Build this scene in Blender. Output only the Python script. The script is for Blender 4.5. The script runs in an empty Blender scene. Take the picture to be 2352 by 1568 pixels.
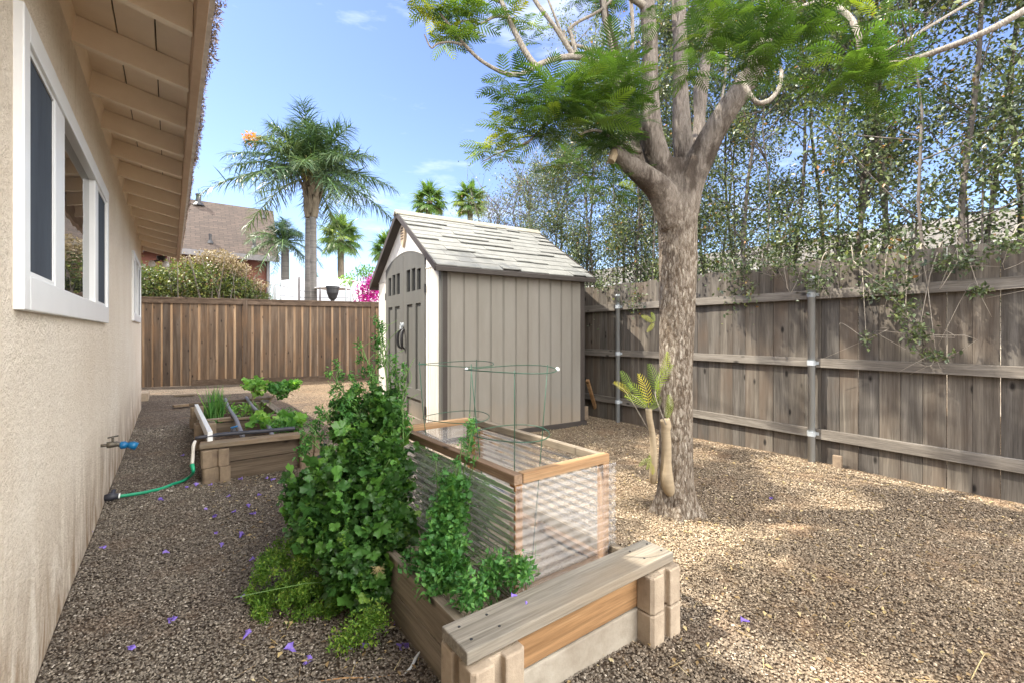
import bpy, math, random
import numpy as np
from mathutils import Vector, Matrix
random.seed(7); rng = np.random.default_rng(7)
S = bpy.context.scene
COL = S.collection
R = math.radians
# ------------------------------------------------------------------ camera, sky, sun, exposure
YAW = R(36.75); CH = 1.2
cam = bpy.data.cameras.new('camera'); cam.lens = 1050/2352*36; cam.sensor_width = 36
cam.shift_y = -19/2352; cam.clip_start = 0.02; cam.clip_end = 800
co = bpy.data.objects.new('camera', cam); COL.objects.link(co)
co.location = (0, 0, CH); co.rotation_euler = (R(90), 0, -YAW); S.camera = co
SUN = Vector((-.542, .45, 1)).normalized()
elev = math.asin(SUN.z); az = math.atan2(SUN.x, SUN.y)
w = bpy.data.worlds.new("World"); S.world = w; w.use_nodes = True
nt = w.node_tree; bg = nt.nodes['Background']
sk = nt.nodes.new('ShaderNodeTexSky'); sk.sky_type = 'NISHITA'; sk.sun_disc = False
sk.sun_elevation = elev; sk.sun_rotation = az; sk.altitude = 0; sk.air_density = 1.0; sk.dust_density = .25; sk.ozone_density = 2.5
hs = nt.nodes.new('ShaderNodeHueSaturation'); hs.inputs['Saturation'].default_value = 1.04; hs.inputs['Hue'].default_value = .515; hs.inputs['Value'].default_value = .92
nt.links.new(sk.outputs[0], hs.inputs['Color'])
# a few faint wisps of high cloud, laid out on the sky itself
tc = nt.nodes.new('ShaderNodeTexCoord'); mp = nt.nodes.new('ShaderNodeMapping'); mp.inputs['Scale'].default_value = (1.2, 1.2, 5)
ns = nt.nodes.new('ShaderNodeTexNoise'); ns.inputs['Scale'].default_value = 2.2; ns.inputs['Detail'].default_value = 7; ns.inputs['Roughness'].default_value = .6
rp = nt.nodes.new('ShaderNodeValToRGB'); rp.color_ramp.elements[0].position = .55; rp.color_ramp.elements[1].position = .8
rp.color_ramp.elements[1].color = (.35, .35, .35, 1)
mx = nt.nodes.new('ShaderNodeMixRGB'); mx.inputs['Color2'].default_value = (9, 9, 9.6, 1)
nt.links.new(tc.outputs['Generated'], mp.inputs[0]); nt.links.new(mp.outputs[0], ns.inputs['Vector']); nt.links.new(ns.outputs[0], rp.inputs[0])
nt.links.new(rp.outputs[0], mx.inputs[0]); nt.links.new(hs.outputs[0], mx.inputs['Color1'])
# bright broken cloud added over the southern sky, behind the photographer, to fill the shade
dt = nt.nodes.new('ShaderNodeVectorMath'); dt.operation = 'DOT_PRODUCT'; dt.inputs[1].default_value = (.12, -.88, .46)
nt.links.new(tc.outputs['Generated'], dt.inputs[0])
m1_ = nt.nodes.new('ShaderNodeMapRange'); m1_.inputs[1].default_value = .22; m1_.inputs[2].default_value = .6; nt.links.new(dt.outputs['Value'], m1_.inputs[0])
n2_ = nt.nodes.new('ShaderNodeTexNoise'); n2_.inputs['Scale'].default_value = 1.6; n2_.inputs['Detail'].default_value = 6; nt.links.new(tc.outputs['Generated'], n2_.inputs['Vector'])
r2_ = nt.nodes.new('ShaderNodeMapRange'); r2_.inputs[1].default_value = .36; r2_.inputs[2].default_value = .5; nt.links.new(n2_.outputs[0], r2_.inputs[0])
k_ = nt.nodes.new('ShaderNodeMath'); k_.operation = 'MULTIPLY'; nt.links.new(m1_.outputs[0], k_.inputs[0]); nt.links.new(r2_.outputs[0], k_.inputs[1])
mx2 = nt.nodes.new('ShaderNodeMixRGB'); mx2.inputs['Color2'].default_value = (27, 26.3, 25.2, 1); nt.links.new(k_.outputs[0], mx2.inputs[0])
nt.links.new(mx.outputs[0], mx2.inputs['Color1']); nt.links.new(mx2.outputs[0], bg.inputs['Color'])
bg.inputs['Strength'].default_value = .15
sl = bpy.data.lights.new('sun', 'SUN'); sl.energy = 5.0; sl.angle = R(.53); sl.color = (1, .93, .80)
so = bpy.data.objects.new('sun', sl); COL.objects.link(so); so.rotation_euler = SUN.to_track_quat('Z', 'Y').to_euler()
S.view_settings.view_transform = 'Standard'; S.view_settings.look = 'None'; S.view_settings.gamma = 1; S.view_settings.exposure = 1.24
try:
    S.cycles.max_bounces = 10; S.cycles.transparent_max_bounces = 24
except Exception: pass
# ------------------------------------------------------------------ measuring helpers (photo 2352 px wide -> metres)
cy, sy = math.cos(YAW), math.sin(YAW)
def W(u, v, yc):                       # point at distance yc in front of the camera
    xc = (u-1176)/1050*yc
    return Vector((xc*cy+yc*sy, -xc*sy+yc*cy, CH-(v-765)/1050*yc))
def G(u, v, z=0.0):                    # point at height z
    return W(u, v, (CH-z)*1050/(v-765))
# ------------------------------------------------------------------ materials
def newmat(name):
    m = bpy.data.materials.new(name); m.use_nodes = True
    return m, m.node_tree, m.node_tree.nodes['Principled BSDF']
def N(nt, t, **k):
    n = nt.nodes.new(t)
    for a, b in k.items(): setattr(n, a, b)
    return n
def ramp(nt, fac, stops):
    r = N(nt, 'ShaderNodeValToRGB'); e = r.color_ramp.elements
    e[0].position, e[0].color = stops[0][0], (*stops[0][1], 1)
    e[1].position, e[1].color = stops[-1][0], (*stops[-1][1], 1)
    for p, c in stops[1:-1]:
        x = e.new(p); x.color = (*c, 1)
    nt.links.new(fac, r.inputs[0]); return r.outputs[0]
def coords(nt, scale, island=True):
    tc = N(nt, 'ShaderNodeTexCoord'); mp = N(nt, 'ShaderNodeMapping'); mp.inputs['Scale'].default_value = scale
    out = tc.outputs['Object']
    if island:
        g = N(nt, 'ShaderNodeNewGeometry'); mu = N(nt, 'ShaderNodeMath', operation='MULTIPLY'); mu.inputs[1].default_value = 53.0
        nt.links.new(g.outputs['Random Per Island'], mu.inputs[0])
        cb = N(nt, 'ShaderNodeCombineXYZ')
        for i in range(3): nt.links.new(mu.outputs[0], cb.inputs[i])
        ad = N(nt, 'ShaderNodeVectorMath', operation='ADD'); nt.links.new(out, ad.inputs[0]); nt.links.new(cb.outputs[0], ad.inputs[1]); out = ad.outputs[0]
    nt.links.new(out, mp.inputs[0]); return mp.outputs[0]
def noise(nt, vec, scale, detail=5, rough=.6, dist=0):
    n = N(nt, 'ShaderNodeTexNoise'); n.inputs['Scale'].default_value = scale; n.inputs['Detail'].default_value = detail
    n.inputs['Roughness'].default_value = rough; n.inputs['Distortion'].default_value = dist
    if vec is not None: nt.links.new(vec, n.inputs['Vector'])
    return n.outputs[0]
def mixc(nt, f, a, b, mode='MIX'):
    m = N(nt, 'ShaderNodeMixRGB', blend_type=mode)
    for s, v in ((0, f), (1, a), (2, b)):
        if isinstance(v, (int, float)): m.inputs[s].default_value = v
        elif isinstance(v, tuple): m.inputs[s].default_value = (*v, 1)
        else: nt.links.new(v, m.inputs[s])
    return m.outputs[0]
def bump(nt, bs, h, strength, dist=.01):
    b = N(nt, 'ShaderNodeBump'); b.inputs['Strength'].default_value = strength; b.inputs['Distance'].default_value = dist
    nt.links.new(h, b.inputs['Height']); nt.links.new(b.outputs[0], bs.inputs['Normal'])
def wood(name, axis, cols, rough=.85, knots=True, warm=None, streak=1.0):
    m, nt, bs = newmat(name)
    sc = [16, 16, 16]; sc[axis] = .9
    v = coords(nt, tuple(sc))
    a = noise(nt, v, 1.0*streak, 6, .65, .6)
    k = len(cols); c = ramp(nt, a, [(.28+.44*i/(k-1), cols[i]) for i in range(k)])
    sc2 = [90, 90, 90]; sc2[axis] = 3
    v2 = coords(nt, tuple(sc2)); f = noise(nt, v2, 1.4, 4, .7)
    fr = ramp(nt, f, [(.35, (.62, .62, .62)), (.62, (1.08, 1.08, 1.08))])
    c = mixc(nt, .75, c, fr, 'MULTIPLY')
    g = N(nt, 'ShaderNodeNewGeometry')
    ir = ramp(nt, g.outputs['Random Per Island'], [(0, (.68, .68, .70)), (.5, (.95, .93, .9)), (1, (1.18, 1.12, 1.04))])
    c = mixc(nt, .9, c, ir, 'MULTIPLY')
    if warm:
        sc3 = [3, 3, 3]; sc3[axis] = 1.2
        wv = coords(nt, tuple(sc3)); wn = noise(nt, wv, 1.0, 4, .6)
        wf = ramp(nt, wn, [(.48, (0, 0, 0)), (.7, (.8, .8, .8))]); c = mixc(nt, wf, c, warm)
    if knots:
        sc4 = [9, 9, 9]; sc4[axis] = 4.0
        kv = coords(nt, tuple(sc4)); vo = N(nt, 'ShaderNodeTexVoronoi'); vo.inputs['Scale'].default_value = .8; nt.links.new(kv, vo.inputs['Vector'])
        kf = ramp(nt, vo.outputs['Distance'], [(.06, (1, 1, 1)), (.14, (0, 0, 0))]); c = mixc(nt, kf, c, tuple(x*.3 for x in cols[0]))
    nt.links.new(c, bs.inputs['Base Color']); bs.inputs['Roughness'].default_value = rough; bs.inputs['Specular IOR Level'].default_value = .25
    bump(nt, bs, f, .5, .004)
    return m
def plain(name, c1, c2=None, scale=8, rough=.7, bstr=.15, bscale=60, metal=0, stretch=(1, 1, 1), island=False, spec=.4, bdist=.003):
    m, nt, bs = newmat(name); c2 = c2 or tuple(x*.8 for x in c1)
    v = coords(nt, stretch, island); a = noise(nt, v, scale, 6, .65)
    nt.links.new(ramp(nt, a, [(.3, c2), (.7, c1)]), bs.inputs['Base Color'])
    bs.inputs['Roughness'].default_value = rough; bs.inputs['Metallic'].default_value = metal; bs.inputs['Specular IOR Level'].default_value = spec
    if bstr: bump(nt, bs, noise(nt, v, bscale, 4, .6), bstr, bdist)
    return m
def leafmat(name, stops, trans=.35, rough=.5, gloss=.35):
    m, nt, bs = newmat(name)
    at = N(nt, 'ShaderNodeAttribute'); at.attribute_name = 'tint'
    c = ramp(nt, at.outputs['Fac'], stops)
    nt.links.new(c, bs.inputs['Base Color']); bs.inputs['Roughness'].default_value = rough; bs.inputs['Specular IOR Level'].default_value = gloss
    tr = N(nt, 'ShaderNodeBsdfTranslucent'); tc = mixc(nt, 1.0, c, (1.35, 1.4, .72), 'MULTIPLY'); nt.links.new(tc, tr.inputs[0])
    mi = N(nt, 'ShaderNodeMixShader'); mi.inputs[0].default_value = trans
    nt.links.new(bs.outputs[0], mi.inputs[1]); nt.links.new(tr.outputs[0], mi.inputs[2])
    nt.links.new(mi.outputs[0], nt.nodes['Material Output'].inputs[0]); return m
# ------------------------------------------------------------------ object helpers
def tag(o, label=None, cat=None, group=None, kind=None):
    for k, v in (('label', label), ('category', cat), ('group', group), ('kind', kind)):
        if v: o[k] = v
    return o
def empty(name, loc, label, cat, group=None):
    o = bpy.data.objects.new(name, None); COL.objects.link(o); o.location = loc; o.empty_display_size = .1
    return tag(o, label, cat, group)
def wloc(o):
    p = Vector((0, 0, 0))
    while o is not None: p += o.location; o = o.parent
    return p
class MB:
    def __init__(s, M=None): s.v = []; s.f = []; s.M = M
    def add(s, vs, fs):
        o = len(s.v)
        s.v += [tuple(s.M @ Vector(p)) if s.M else tuple(p) for p in vs]; s.f += [tuple(i+o for i in f) for f in fs]; return s
    def box(s, x0, x1, y0, y1, z0, z1):
        return s.add([(x0, y0, z0), (x1, y0, z0), (x1, y1, z0), (x0, y1, z0), (x0, y0, z1), (x1, y0, z1), (x1, y1, z1), (x0, y1, z1)],
                     [(0, 3, 2, 1), (4, 5, 6, 7), (0, 1, 5, 4), (1, 2, 6, 5), (2, 3, 7, 6), (3, 0, 4, 7)])
    def bar(s, a, b, wd, h, up=(0, 0, 1)):   # a beam between two points; wd across, h along 'up'
        a, b = Vector(a), Vector(b); d = (b-a).normalized(); x = d.cross(Vector(up)).normalized(); y = x.cross(d)
        c = [x*(i*wd/2)+y*(j*h/2) for i, j in ((-1, -1), (1, -1), (1, 1), (-1, 1))]
        return s.add([a+q for q in c]+[b+q for q in c], [(3, 2, 1, 0), (4, 5, 6, 7), (0, 1, 5, 4), (1, 2, 6, 5), (2, 3, 7, 6), (3, 0, 4, 7)])
    def prism(s, poly, a, b, axis):      # poly of 2-D points extruded along axis (0,1,2) from a to b
        def P(p, t):
            q = list(p); q.insert(axis, t); return tuple(q)
        n = len(poly)
        return s.add([P(p, a) for p in poly]+[P(p, b) for p in poly], [tuple(range(n))[::-1], tuple(range(n, 2*n))]+[(i, (i+1) % n, n+(i+1) % n, n+i) for i in range(n)])
    def tube(s, pts, rad, n=8, cap=True, smooth=0, wob=0):
        pts = [Vector(p) for p in pts]
        rad = list(rad) if hasattr(rad, '__len__') else [rad]*len(pts)
        if smooth:
            P, Q = [], []
            for i in range(len(pts)-1):
                p0 = pts[max(i-1, 0)]; p1 = pts[i]; p2 = pts[i+1]; p3 = pts[min(i+2, len(pts)-1)]
                for k in range(smooth):
                    t = k/smooth
                    P.append(.5*((2*p1)+(p2-p0)*t+(2*p0-5*p1+4*p2-p3)*t*t+(3*p1-p0-3*p2+p3)*t**3)); Q.append(rad[i]*(1-t)+rad[i+1]*t)
            P.append(pts[-1]); Q.append(rad[-1]); pts, rad = P, Q
        vs, fs = [], []
        d0 = (pts[1]-pts[0]).normalized(); x = d0.orthogonal().normalized()
        for i, p in enumerate(pts):
            d = (pts[min(i+1, len(pts)-1)]-pts[max(i-1, 0)]).normalized()
            x = (x-d*x.dot(d)).normalized(); y = d.cross(x)
            for k in range(n):
                a = 2*math.pi*k/n; r = rad[i]*(1+wob*random.uniform(-1, 1))
                vs.append(p+x*(r*math.cos(a))+y*(r*math.sin(a)))
        m = len(pts)
        for i in range(m-1):
            for k in range(n): fs.append((i*n+k, i*n+(k+1) % n, (i+1)*n+(k+1) % n, (i+1)*n+k))
        if cap: fs += [tuple(range(n))[::-1], tuple(range((m-1)*n, m*n))]
        return s.add(vs, fs)
    def lathe(s, c, prof, n=16, axis=2):
        vs = []
        for r, h in prof:
            for k in range(n):
                a = 2*math.pi*k/n; q = [r*math.cos(a), r*math.sin(a)]; q.insert(axis, h); vs.append(Vector(c)+Vector(q))
        m = len(prof); fs = [(i*n+k, i*n+(k+1) % n, (i+1)*n+(k+1) % n, (i+1)*n+k) for i in range(m-1) for k in range(n)]
        return s.add(vs, fs+[tuple(range(n))[::-1], tuple(range((m-1)*n, m*n))])
    def obj(s, name, mat, parent=None, bevel=0, smooth=False, loc=None):
        base = wloc(parent) if parent is not None else Vector(loc) if loc is not None else Vector((0, 0, 0))
        me = bpy.data.meshes.new(name); me.from_pydata([tuple(Vector(p)-base) for p in s.v], [], s.f); me.update()
        me.materials.append(mat)
        if smooth:
            me.polygons.foreach_set('use_smooth', [True]*len(me.polygons))
        o = bpy.data.objects.new(name, me); COL.objects.link(o)
        if parent is not None: o.parent = parent
        elif loc is not None: o.location = loc
        if bevel:
            b = o.modifiers.new('bevel', 'BEVEL'); b.width = bevel; b.segments = 2; b.limit_method = 'ANGLE'; b.angle_limit = R(50)
        return o
def npmesh(name, V, F, mat, parent=None, tint=None, loc=None, smooth=False):
    base = wloc(parent) if parent is not None else Vector(loc) if loc is not None else Vector((0, 0, 0))
    V = np.asarray(V, np.float32)-np.array(base, np.float32); F = np.asarray(F, np.int32); k = F.shape[1]
    me = bpy.data.meshes.new(name); me.vertices.add(len(V)); me.vertices.foreach_set('co', V.ravel())
    me.loops.add(F.size); me.loops.foreach_set('vertex_index', F.ravel())
    me.polygons.add(len(F)); me.polygons.foreach_set('loop_start', np.arange(0, F.size, k, dtype=np.int32)); 
    try: me.polygons.foreach_set('loop_total', np.full(len(F), k, np.int32))
    except Exception: pass
    if smooth: me.polygons.foreach_set('use_smooth', np.ones(len(F), bool))
    me.update(calc_edges=True)
    if tint is not None:
        a = me.attributes.new('tint', 'FLOAT', 'POINT'); a.data.foreach_set('value', np.asarray(tint, np.float32))
    me.materials.append(mat)
    o = bpy.data.objects.new(name, me); COL.objects.link(o)
    if parent is not None: o.parent = parent
    elif loc is not None: o.location = loc
    return o
def frames(d, up=None, roll=None):       # rotation matrices whose Y axis is d and Z near up
    d = d/np.linalg.norm(d, axis=1, keepdims=True)
    u = rng.normal(size=d.shape) if up is None else np.broadcast_to(np.asarray(up, float), d.shape)+rng.normal(size=d.shape)*(.25 if roll is None else roll)
    x = np.cross(d, u); x /= np.linalg.norm(x, axis=1, keepdims=True)+1e-9
    z = np.cross(x, d)
    return np.stack([x, d, z], 2)
def merge(T, F, P, M, s, tint=None):
    T = np.asarray(T, float); F = np.asarray(F, int); n = len(P)
    s = np.asarray(s).reshape(n, -1)
    V = np.einsum('nij,kj->nki', M, T)*s[:, None, :]+np.asarray(P)[:, None, :] if s.shape[1] == 1 else np.einsum('nij,nkj->nki', M, T[None]*s[:, None, :])+np.asarray(P)[:, None, :]
    FF = F[None]+(np.arange(n)*len(T))[:, None, None]
    t = rng.random(n) if tint is None else tint
    return V.reshape(-1, 3), FF.reshape(-1, F.shape[1]), np.repeat(t, len(T))
def cat(parts):
    V, F, T, o = [], [], [], 0
    for v, f, t in parts: V.append(v); F.append(f+o); T.append(t); o += len(v)
    return np.concatenate(V), np.concatenate(F), np.concatenate(T)
# leaf templates, all along +Y, length 1
LEAF = (np.array([(0, 0, 0), (0, .5, 0), (0, 1, -.06), (-.27, .42, .1), (.27, .42, .1)]), np.array([(0, 1, 3), (1, 2, 3), (0, 4, 1), (1, 4, 2)]))
BLADE = (np.array([(-.04, 0, 0), (.04, 0, 0), (-.035, .5, .05), (.035, .5, .05), (0, 1, -.1)]), np.array([(0, 1, 3), (0, 3, 2), (2, 3, 4)]))
def lobed(nl=3, depth=.35):
    pts = [(0, 0, 0)]
    for i in range(25):
        a = R(-140+280*i/24); r = .62+.1*math.cos(a)+depth*.55*(abs(math.sin(a*2.5+math.pi/2))-.5)+(.05 if i % 2 else -.05)
        if abs(a) > R(125): r *= .55
        pts.append((math.sin(a)*r*.85, .38+math.cos(a)*r*.85, .10*math.sin(a*5)+.05*(r-.5)))
    pts.append((0, .38, -.03)); c = len(pts)-1
    f = [(c, i, i+1) for i in range(1, 25)]+[(c, 0, 1), (c, 25, 0)]
    return np.array(pts), np.array([(a, c2, b) for a, b, c2 in f])
PARSLEY = lobed()
def fern(npairs=12, wide=.34, pw=.030, segs=3):
    V, F = [], []
    def zz(y): return .10*math.sin(y*math.pi)-.20*y*y
    def quad(a, b, c, d): o = len(V); V.extend([a, b, c, d]); F.append((o, o+1, o+2)); F.append((o, o+2, o+3))
    for i in range(6):
        y0, y1 = i/6, (i+1)/6; quad((-.007, y0, zz(y0)), (.007, y0, zz(y0)), (.006, y1, zz(y1)), (-.006, y1, zz(y1)))
    for i in range(npairs):
        y = .15+.83*i/(npairs-1); L = wide*math.sin(math.pi*(.14+.80*(i+.6)/npairs))**.8
        for s in (-1, 1):
            a = R(66-30*i/npairs); d = Vector((s*math.sin(a), math.cos(a), 0)); n = Vector((-d.y, d.x, 0)); b = Vector((0, y, zz(y)))
            ws = [.35, 1, .8, 0] if segs == 3 else [.5, 1, 0]
            pts = []
            for k in range(segs+1):
                t = k/segs; p = b+d*(L*t)+Vector((0, .05*L*t*t, -.30*L*t*t)); w_ = pw*ws[k]; pts.append((p-n*w_+Vector((0, 0, .3*w_)), p+n*w_+Vector((0, 0, .3*w_))))
            for k in range(segs): quad(pts[k][0], pts[k][1], pts[k+1][1], pts[k+1][0])
    return np.array([tuple(v) for v in V]), np.array(F)
FERN = fern(13, .34, .019); FERN_S = fern(8, .42, .034, 2); FERN_Y = fern(11, .30, .013)
def cloud(cs, per, size, tmpl=LEAF, out=.35, shell=.5, upn=None, bright=None):
    """leaves in soft ellipsoid clumps: cs = (centre, (rx,ry,rz), weight)"""
    P, D, T = [], [], []
    for c, r, wt in cs:
        n = int(per*wt); d = rng.normal(size=(n, 3)); d /= np.linalg.norm(d, axis=1, keepdims=True)
        rr = (shell+(1-shell)*rng.random(n))**.8*(1+.16*rng.normal(size=n))
        P.append(np.array(c)+d*rr[:, None]*np.array(r)); D.append(d*out+rng.normal(size=(n, 3))*.6+np.array((0, 0, .12))); T.append(np.clip(rng.random(n)*.75+.25*rng.random(), 0, 1))
    P = np.concatenate(P); D = np.concatenate(D); T = np.concatenate(T)
    sz = rng.uniform(size[0], size[1], len(P))
    return merge(tmpl[0], tmpl[1], P, frames(D, (0, 0, 1), .5), sz, T)
# ------------------------------------------------------------------ palette
M = {}
M['fence_old'] = wood('weathered_fence_wood', 2, [(.059, .050, .043), (.112, .100, .086), (.198, .180, .158)], warm=(.102, .075, .055))
M['fence_rail'] = wood('weathered_rail_wood', 1, [(.109, .095, .082), (.196, .175, .150), (.308, .283, .246)])
M['bf_board'] = wood('brown_fence_wood', 2, [(.053, .037, .027), (.112, .081, .059), (.192, .152, .118)], warm=(.136, .081, .046))
M['bf_light'] = wood('pale_fence_wood', 2, [(.204, .129, .078), (.340, .231, .146), (.449, .340, .238)])
M['bf_rail'] = wood('brown_rail_wood', 0, [(.056, .036, .027), (.119, .084, .059), (.189, .140, .105)])
M['bedx'] = wood('grey_bed_board_across', 0, [(.121, .097, .068), (.228, .189, .139), (.328, .278, .214)], warm=(.236, .149, .085))
M['bedy'] = wood('grey_bed_board_along', 1, [(.125, .102, .078), (.236, .197, .149), (.329, .282, .220)])
M['bed_dim'] = wood('old_bed_board_across', 0, [(.075, .056, .039), (.158, .120, .086), (.232, .188, .143)])
M['cap'] = wood('bench_plank_wood', 0, [(.160, .142, .112), (.276, .250, .207), (.377, .348, .290)], warm=(.240, .188, .131), streak=1.6)
M['orange'] = wood('orange_fir_board', 0, [(.224, .121, .052), (.372, .216, .103), (.484, .337, .190)], knots=True)
M['pale_conc'] = plain('pale_dirty_board', (.360, .324, .266), (.216, .180, .137), 9, .9, .5, 40, bdist=.006)
M['frx'] = wood('frame_wood_across', 0, [(.177, .089, .040), (.346, .209, .109), (.467, .338, .209)])
M['fry'] = wood('frame_wood_along', 1, [(.116, .075, .045), (.248, .165, .108), (.380, .288, .198)])
M['frz'] = wood('frame_wood_upright', 2, [(.193, .089, .032), (.370, .209, .097), (.483, .338, .201)])
M['block'] = plain('tan_concrete_block', (.428, .347, .258), (.250, .196, .143), 11, .95, .6, 140, bdist=.004, island=True)
M['block_far'] = plain('brown_concrete_block', (.284, .216, .147), (.164, .121, .086), 11, .95, .6, 140, bdist=.004, island=True)
M['white'] = plain('white_vinyl', (.738, .747, .756), (.684, .693, .702), 3, .35, .03, 30)
M['trimwhite'] = plain('white_drip_paint', (.800, .820, .860), (.450, .440, .460), 14, .5, .1, 60)
M['soffit'] = plain('painted_soffit', (.82, .69, .54), (.73, .60, .46), 4, .7, .2, 50, island=True)
M['rafter'] = plain('painted_rafter', (.85, .74, .60), (.77, .65, .51), 5, .65, .2, 60, island=True)
M['fascia'] = plain('painted_fascia', (.52, .38, .28), (.42, .30, .21), 5, .65, .2, 60)
M['seam'] = plain('dark_gap', (.10, .07, .05), (.06, .04, .03))
M['roof'] = plain('brown_asphalt_roof', (.24, .18, .14), (.14, .10, .08), 30, .95, .5, 120)
M['soil'] = plain('dark_soil', (.120, .075, .045), (.050, .032, .020), 22, 1, 1, 70, bdist=.03)
M['mulch'] = plain('dry_soil', (.46, .37, .27), (.27, .205, .145), 22, 1, 1, 80, bdist=.02)
M['galv'] = plain('galvanised_steel', (.50, .53, .55), (.36, .39, .41), 10, .5, .05, 60, metal=.25, stretch=(1, 1, .3))
M['darkmetal'] = plain('dark_metal', (.05, .05, .055), (.03, .03, .03), 10, .45, .05, 60, metal=.4)
M['wire'] = plain('green_wire', (.02, .085, .05), (.012, .05, .03), 20, .4, 0)
M['greenhose'] = plain('green_hose', (.01, .30, .15), (.005, .20, .10), 10, .4, .05, 80)
M['greyhose'] = plain('grey_hose', (.21, .21, .24), (.14, .14, .165), 14, .6, .1, 80)
M['blackhose'] = plain('black_pipe', (.04, .042, .055), (.02, .02, .028), 14, .5, .1, 80)
M['pvc'] = plain('white_pipe', (.62, .60, .55), (.42, .38, .33), 12, .5, .05, 50)
M['blue'] = plain('blue_plastic', (.006, .132, .288), (.003, .072, .210), 8, .35, 0)
M['bronze'] = plain('old_brass', (.16, .14, .11), (.07, .06, .05), 30, .5, .2, 90, metal=.6)
M['tag'] = plain('white_tag', (.75, .78, .78), (.6, .62, .62), 9, .5, 0)
# stucco with dirty streaks near the ground and fine hairline speckle
m, nt, bs = newmat('peach_stucco'); v = coords(nt, (1, 1, 1), False)
a = noise(nt, v, 1.3, 6, .65); base = ramp(nt, a, [(.3, (.77, .665, .54)), (.7, (.87, .785, .67))])
sp = noise(nt, v, 38, 5, .7); base = mixc(nt, .6, base, ramp(nt, sp, [(.3, (.72, .68, .62)), (.5, (1, 1, 1))]), 'MULTIPLY')
dv = coords(nt, (9, 7, 2.2), False); dn = noise(nt, dv, 1.0, 6, .7, .6)
sx = N(nt, 'ShaderNodeSeparateXYZ'); tcx = N(nt, 'ShaderNodeTexCoord'); nt.links.new(tcx.outputs['Object'], sx.inputs[0])
mr = N(nt, 'ShaderNodeMapRange'); mr.inputs[1].default_value = .62; mr.inputs[2].default_value = .05; nt.links.new(sx.outputs[2], mr.inputs[0])
mu = N(nt, 'ShaderNodeMath', operation='MULTIPLY'); nt.links.new(mr.outputs[0], mu.inputs[0]); nt.links.new(ramp(nt, dn, [(.38, (0, 0, 0)), (.60, (1, 1, 1))]), mu.inputs[1])
base = mixc(nt, mu.outputs[0], base, (.36, .25, .16))
st = noise(nt, coords(nt, (14, 14, .9), False), 1.0, 4, .6); base = mixc(nt, .35, base, ramp(nt, st, [(.30, (.74, .68, .60)), (.42, (1, 1, 1))]), 'MULTIPLY')
sk_ = noise(nt, coords(nt, (9, 7, 5), False), 1.0, 6, .8); base = mixc(nt, ramp(nt, sk_, [(.66, (0, 0, 0)), (.70, (.7, .7, .7))]), base, (.42, .31, .21))
nt.links.new(base, bs.inputs['Base Color']); bs.inputs['Roughness'].default_value = .95; bs.inputs['Specular IOR Level'].default_value = .15
hn = noise(nt, v, 75, 4, .75); h2 = noise(nt, v, 22, 3, .6); hh = mixc(nt, .5, hn, h2); bump(nt, bs, hh, 1.0, .035); M['stucco'] = m
# the gravel by the house is grey brown, the gravel out by the tree and fence is golden with crushed litter, its colour also brightened to look sunlit
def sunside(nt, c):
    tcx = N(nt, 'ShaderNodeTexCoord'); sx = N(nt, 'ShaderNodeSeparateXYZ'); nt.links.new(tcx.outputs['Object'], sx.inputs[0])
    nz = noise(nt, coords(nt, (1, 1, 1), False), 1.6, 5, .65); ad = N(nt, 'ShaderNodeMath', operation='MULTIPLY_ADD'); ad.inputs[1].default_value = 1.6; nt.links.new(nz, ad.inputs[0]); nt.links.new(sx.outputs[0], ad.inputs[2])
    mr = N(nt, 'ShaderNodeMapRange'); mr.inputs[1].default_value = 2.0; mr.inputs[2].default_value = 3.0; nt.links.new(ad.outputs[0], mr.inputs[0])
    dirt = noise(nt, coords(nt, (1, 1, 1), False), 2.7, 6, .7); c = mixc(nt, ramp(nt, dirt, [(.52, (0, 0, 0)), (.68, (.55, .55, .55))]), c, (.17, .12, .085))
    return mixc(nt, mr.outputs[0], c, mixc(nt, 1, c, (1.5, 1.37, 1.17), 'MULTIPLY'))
# ground seen beyond the loose stones
m, nt, bs = newmat('gravel_ground'); v = coords(nt, (1, 1, 1), False)
vo = N(nt, 'ShaderNodeTexVoronoi'); vo.inputs['Scale'].default_value = 62; nt.links.new(v, vo.inputs['Vector'])
sc = N(nt, 'ShaderNodeSeparateColor'); nt.links.new(vo.outputs['Color'], sc.inputs[0])
c = ramp(nt, sc.outputs[0], [(0, (.08, .068, .058)), (.4, (.145, .124, .104)), (.75, (.205, .177, .148)), (1, (.32, .285, .245))])
ed = ramp(nt, vo.outputs['Distance'], [(.25, (1, 1, 1)), (.62, (.40, .36, .33))]); c = mixc(nt, 1, c, ed, 'MULTIPLY')
big = noise(nt, v, .9, 5, .6); c = mixc(nt, .8, c, ramp(nt, big, [(.35, (.80, .74, .68)), (.62, (1.12, 1.08, 1.0))]), 'MULTIPLY')
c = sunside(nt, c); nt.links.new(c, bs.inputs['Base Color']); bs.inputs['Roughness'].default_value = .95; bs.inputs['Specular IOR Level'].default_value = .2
b = N(nt, 'ShaderNodeBump'); b.invert = True; b.inputs['Strength'].default_value = .9; b.inputs['Distance'].default_value = .012
nt.links.new(vo.outputs['Distance'], b.inputs['Height']); nt.links.new(b.outputs[0], bs.inputs['Normal']); M['ground'] = m
m, nt, bs = newmat('pebbles'); at = N(nt, 'ShaderNodeAttribute'); at.attribute_name = 'tint'
c = ramp(nt, at.outputs['Fac'], [(0, (.095, .084, .073)), (.3, (.14, .123, .106)), (.6, (.195, .172, .146)), (.9, (.265, .236, .20)), (1, (.44, .41, .37))])
c = mixc(nt, .5, c, ramp(nt, noise(nt, coords(nt, (1, 1, 1), False), 90, 3, .6), [(.3, (.7, .7, .7)), (.7, (1.15, 1.15, 1.15))]), 'MULTIPLY')
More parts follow.
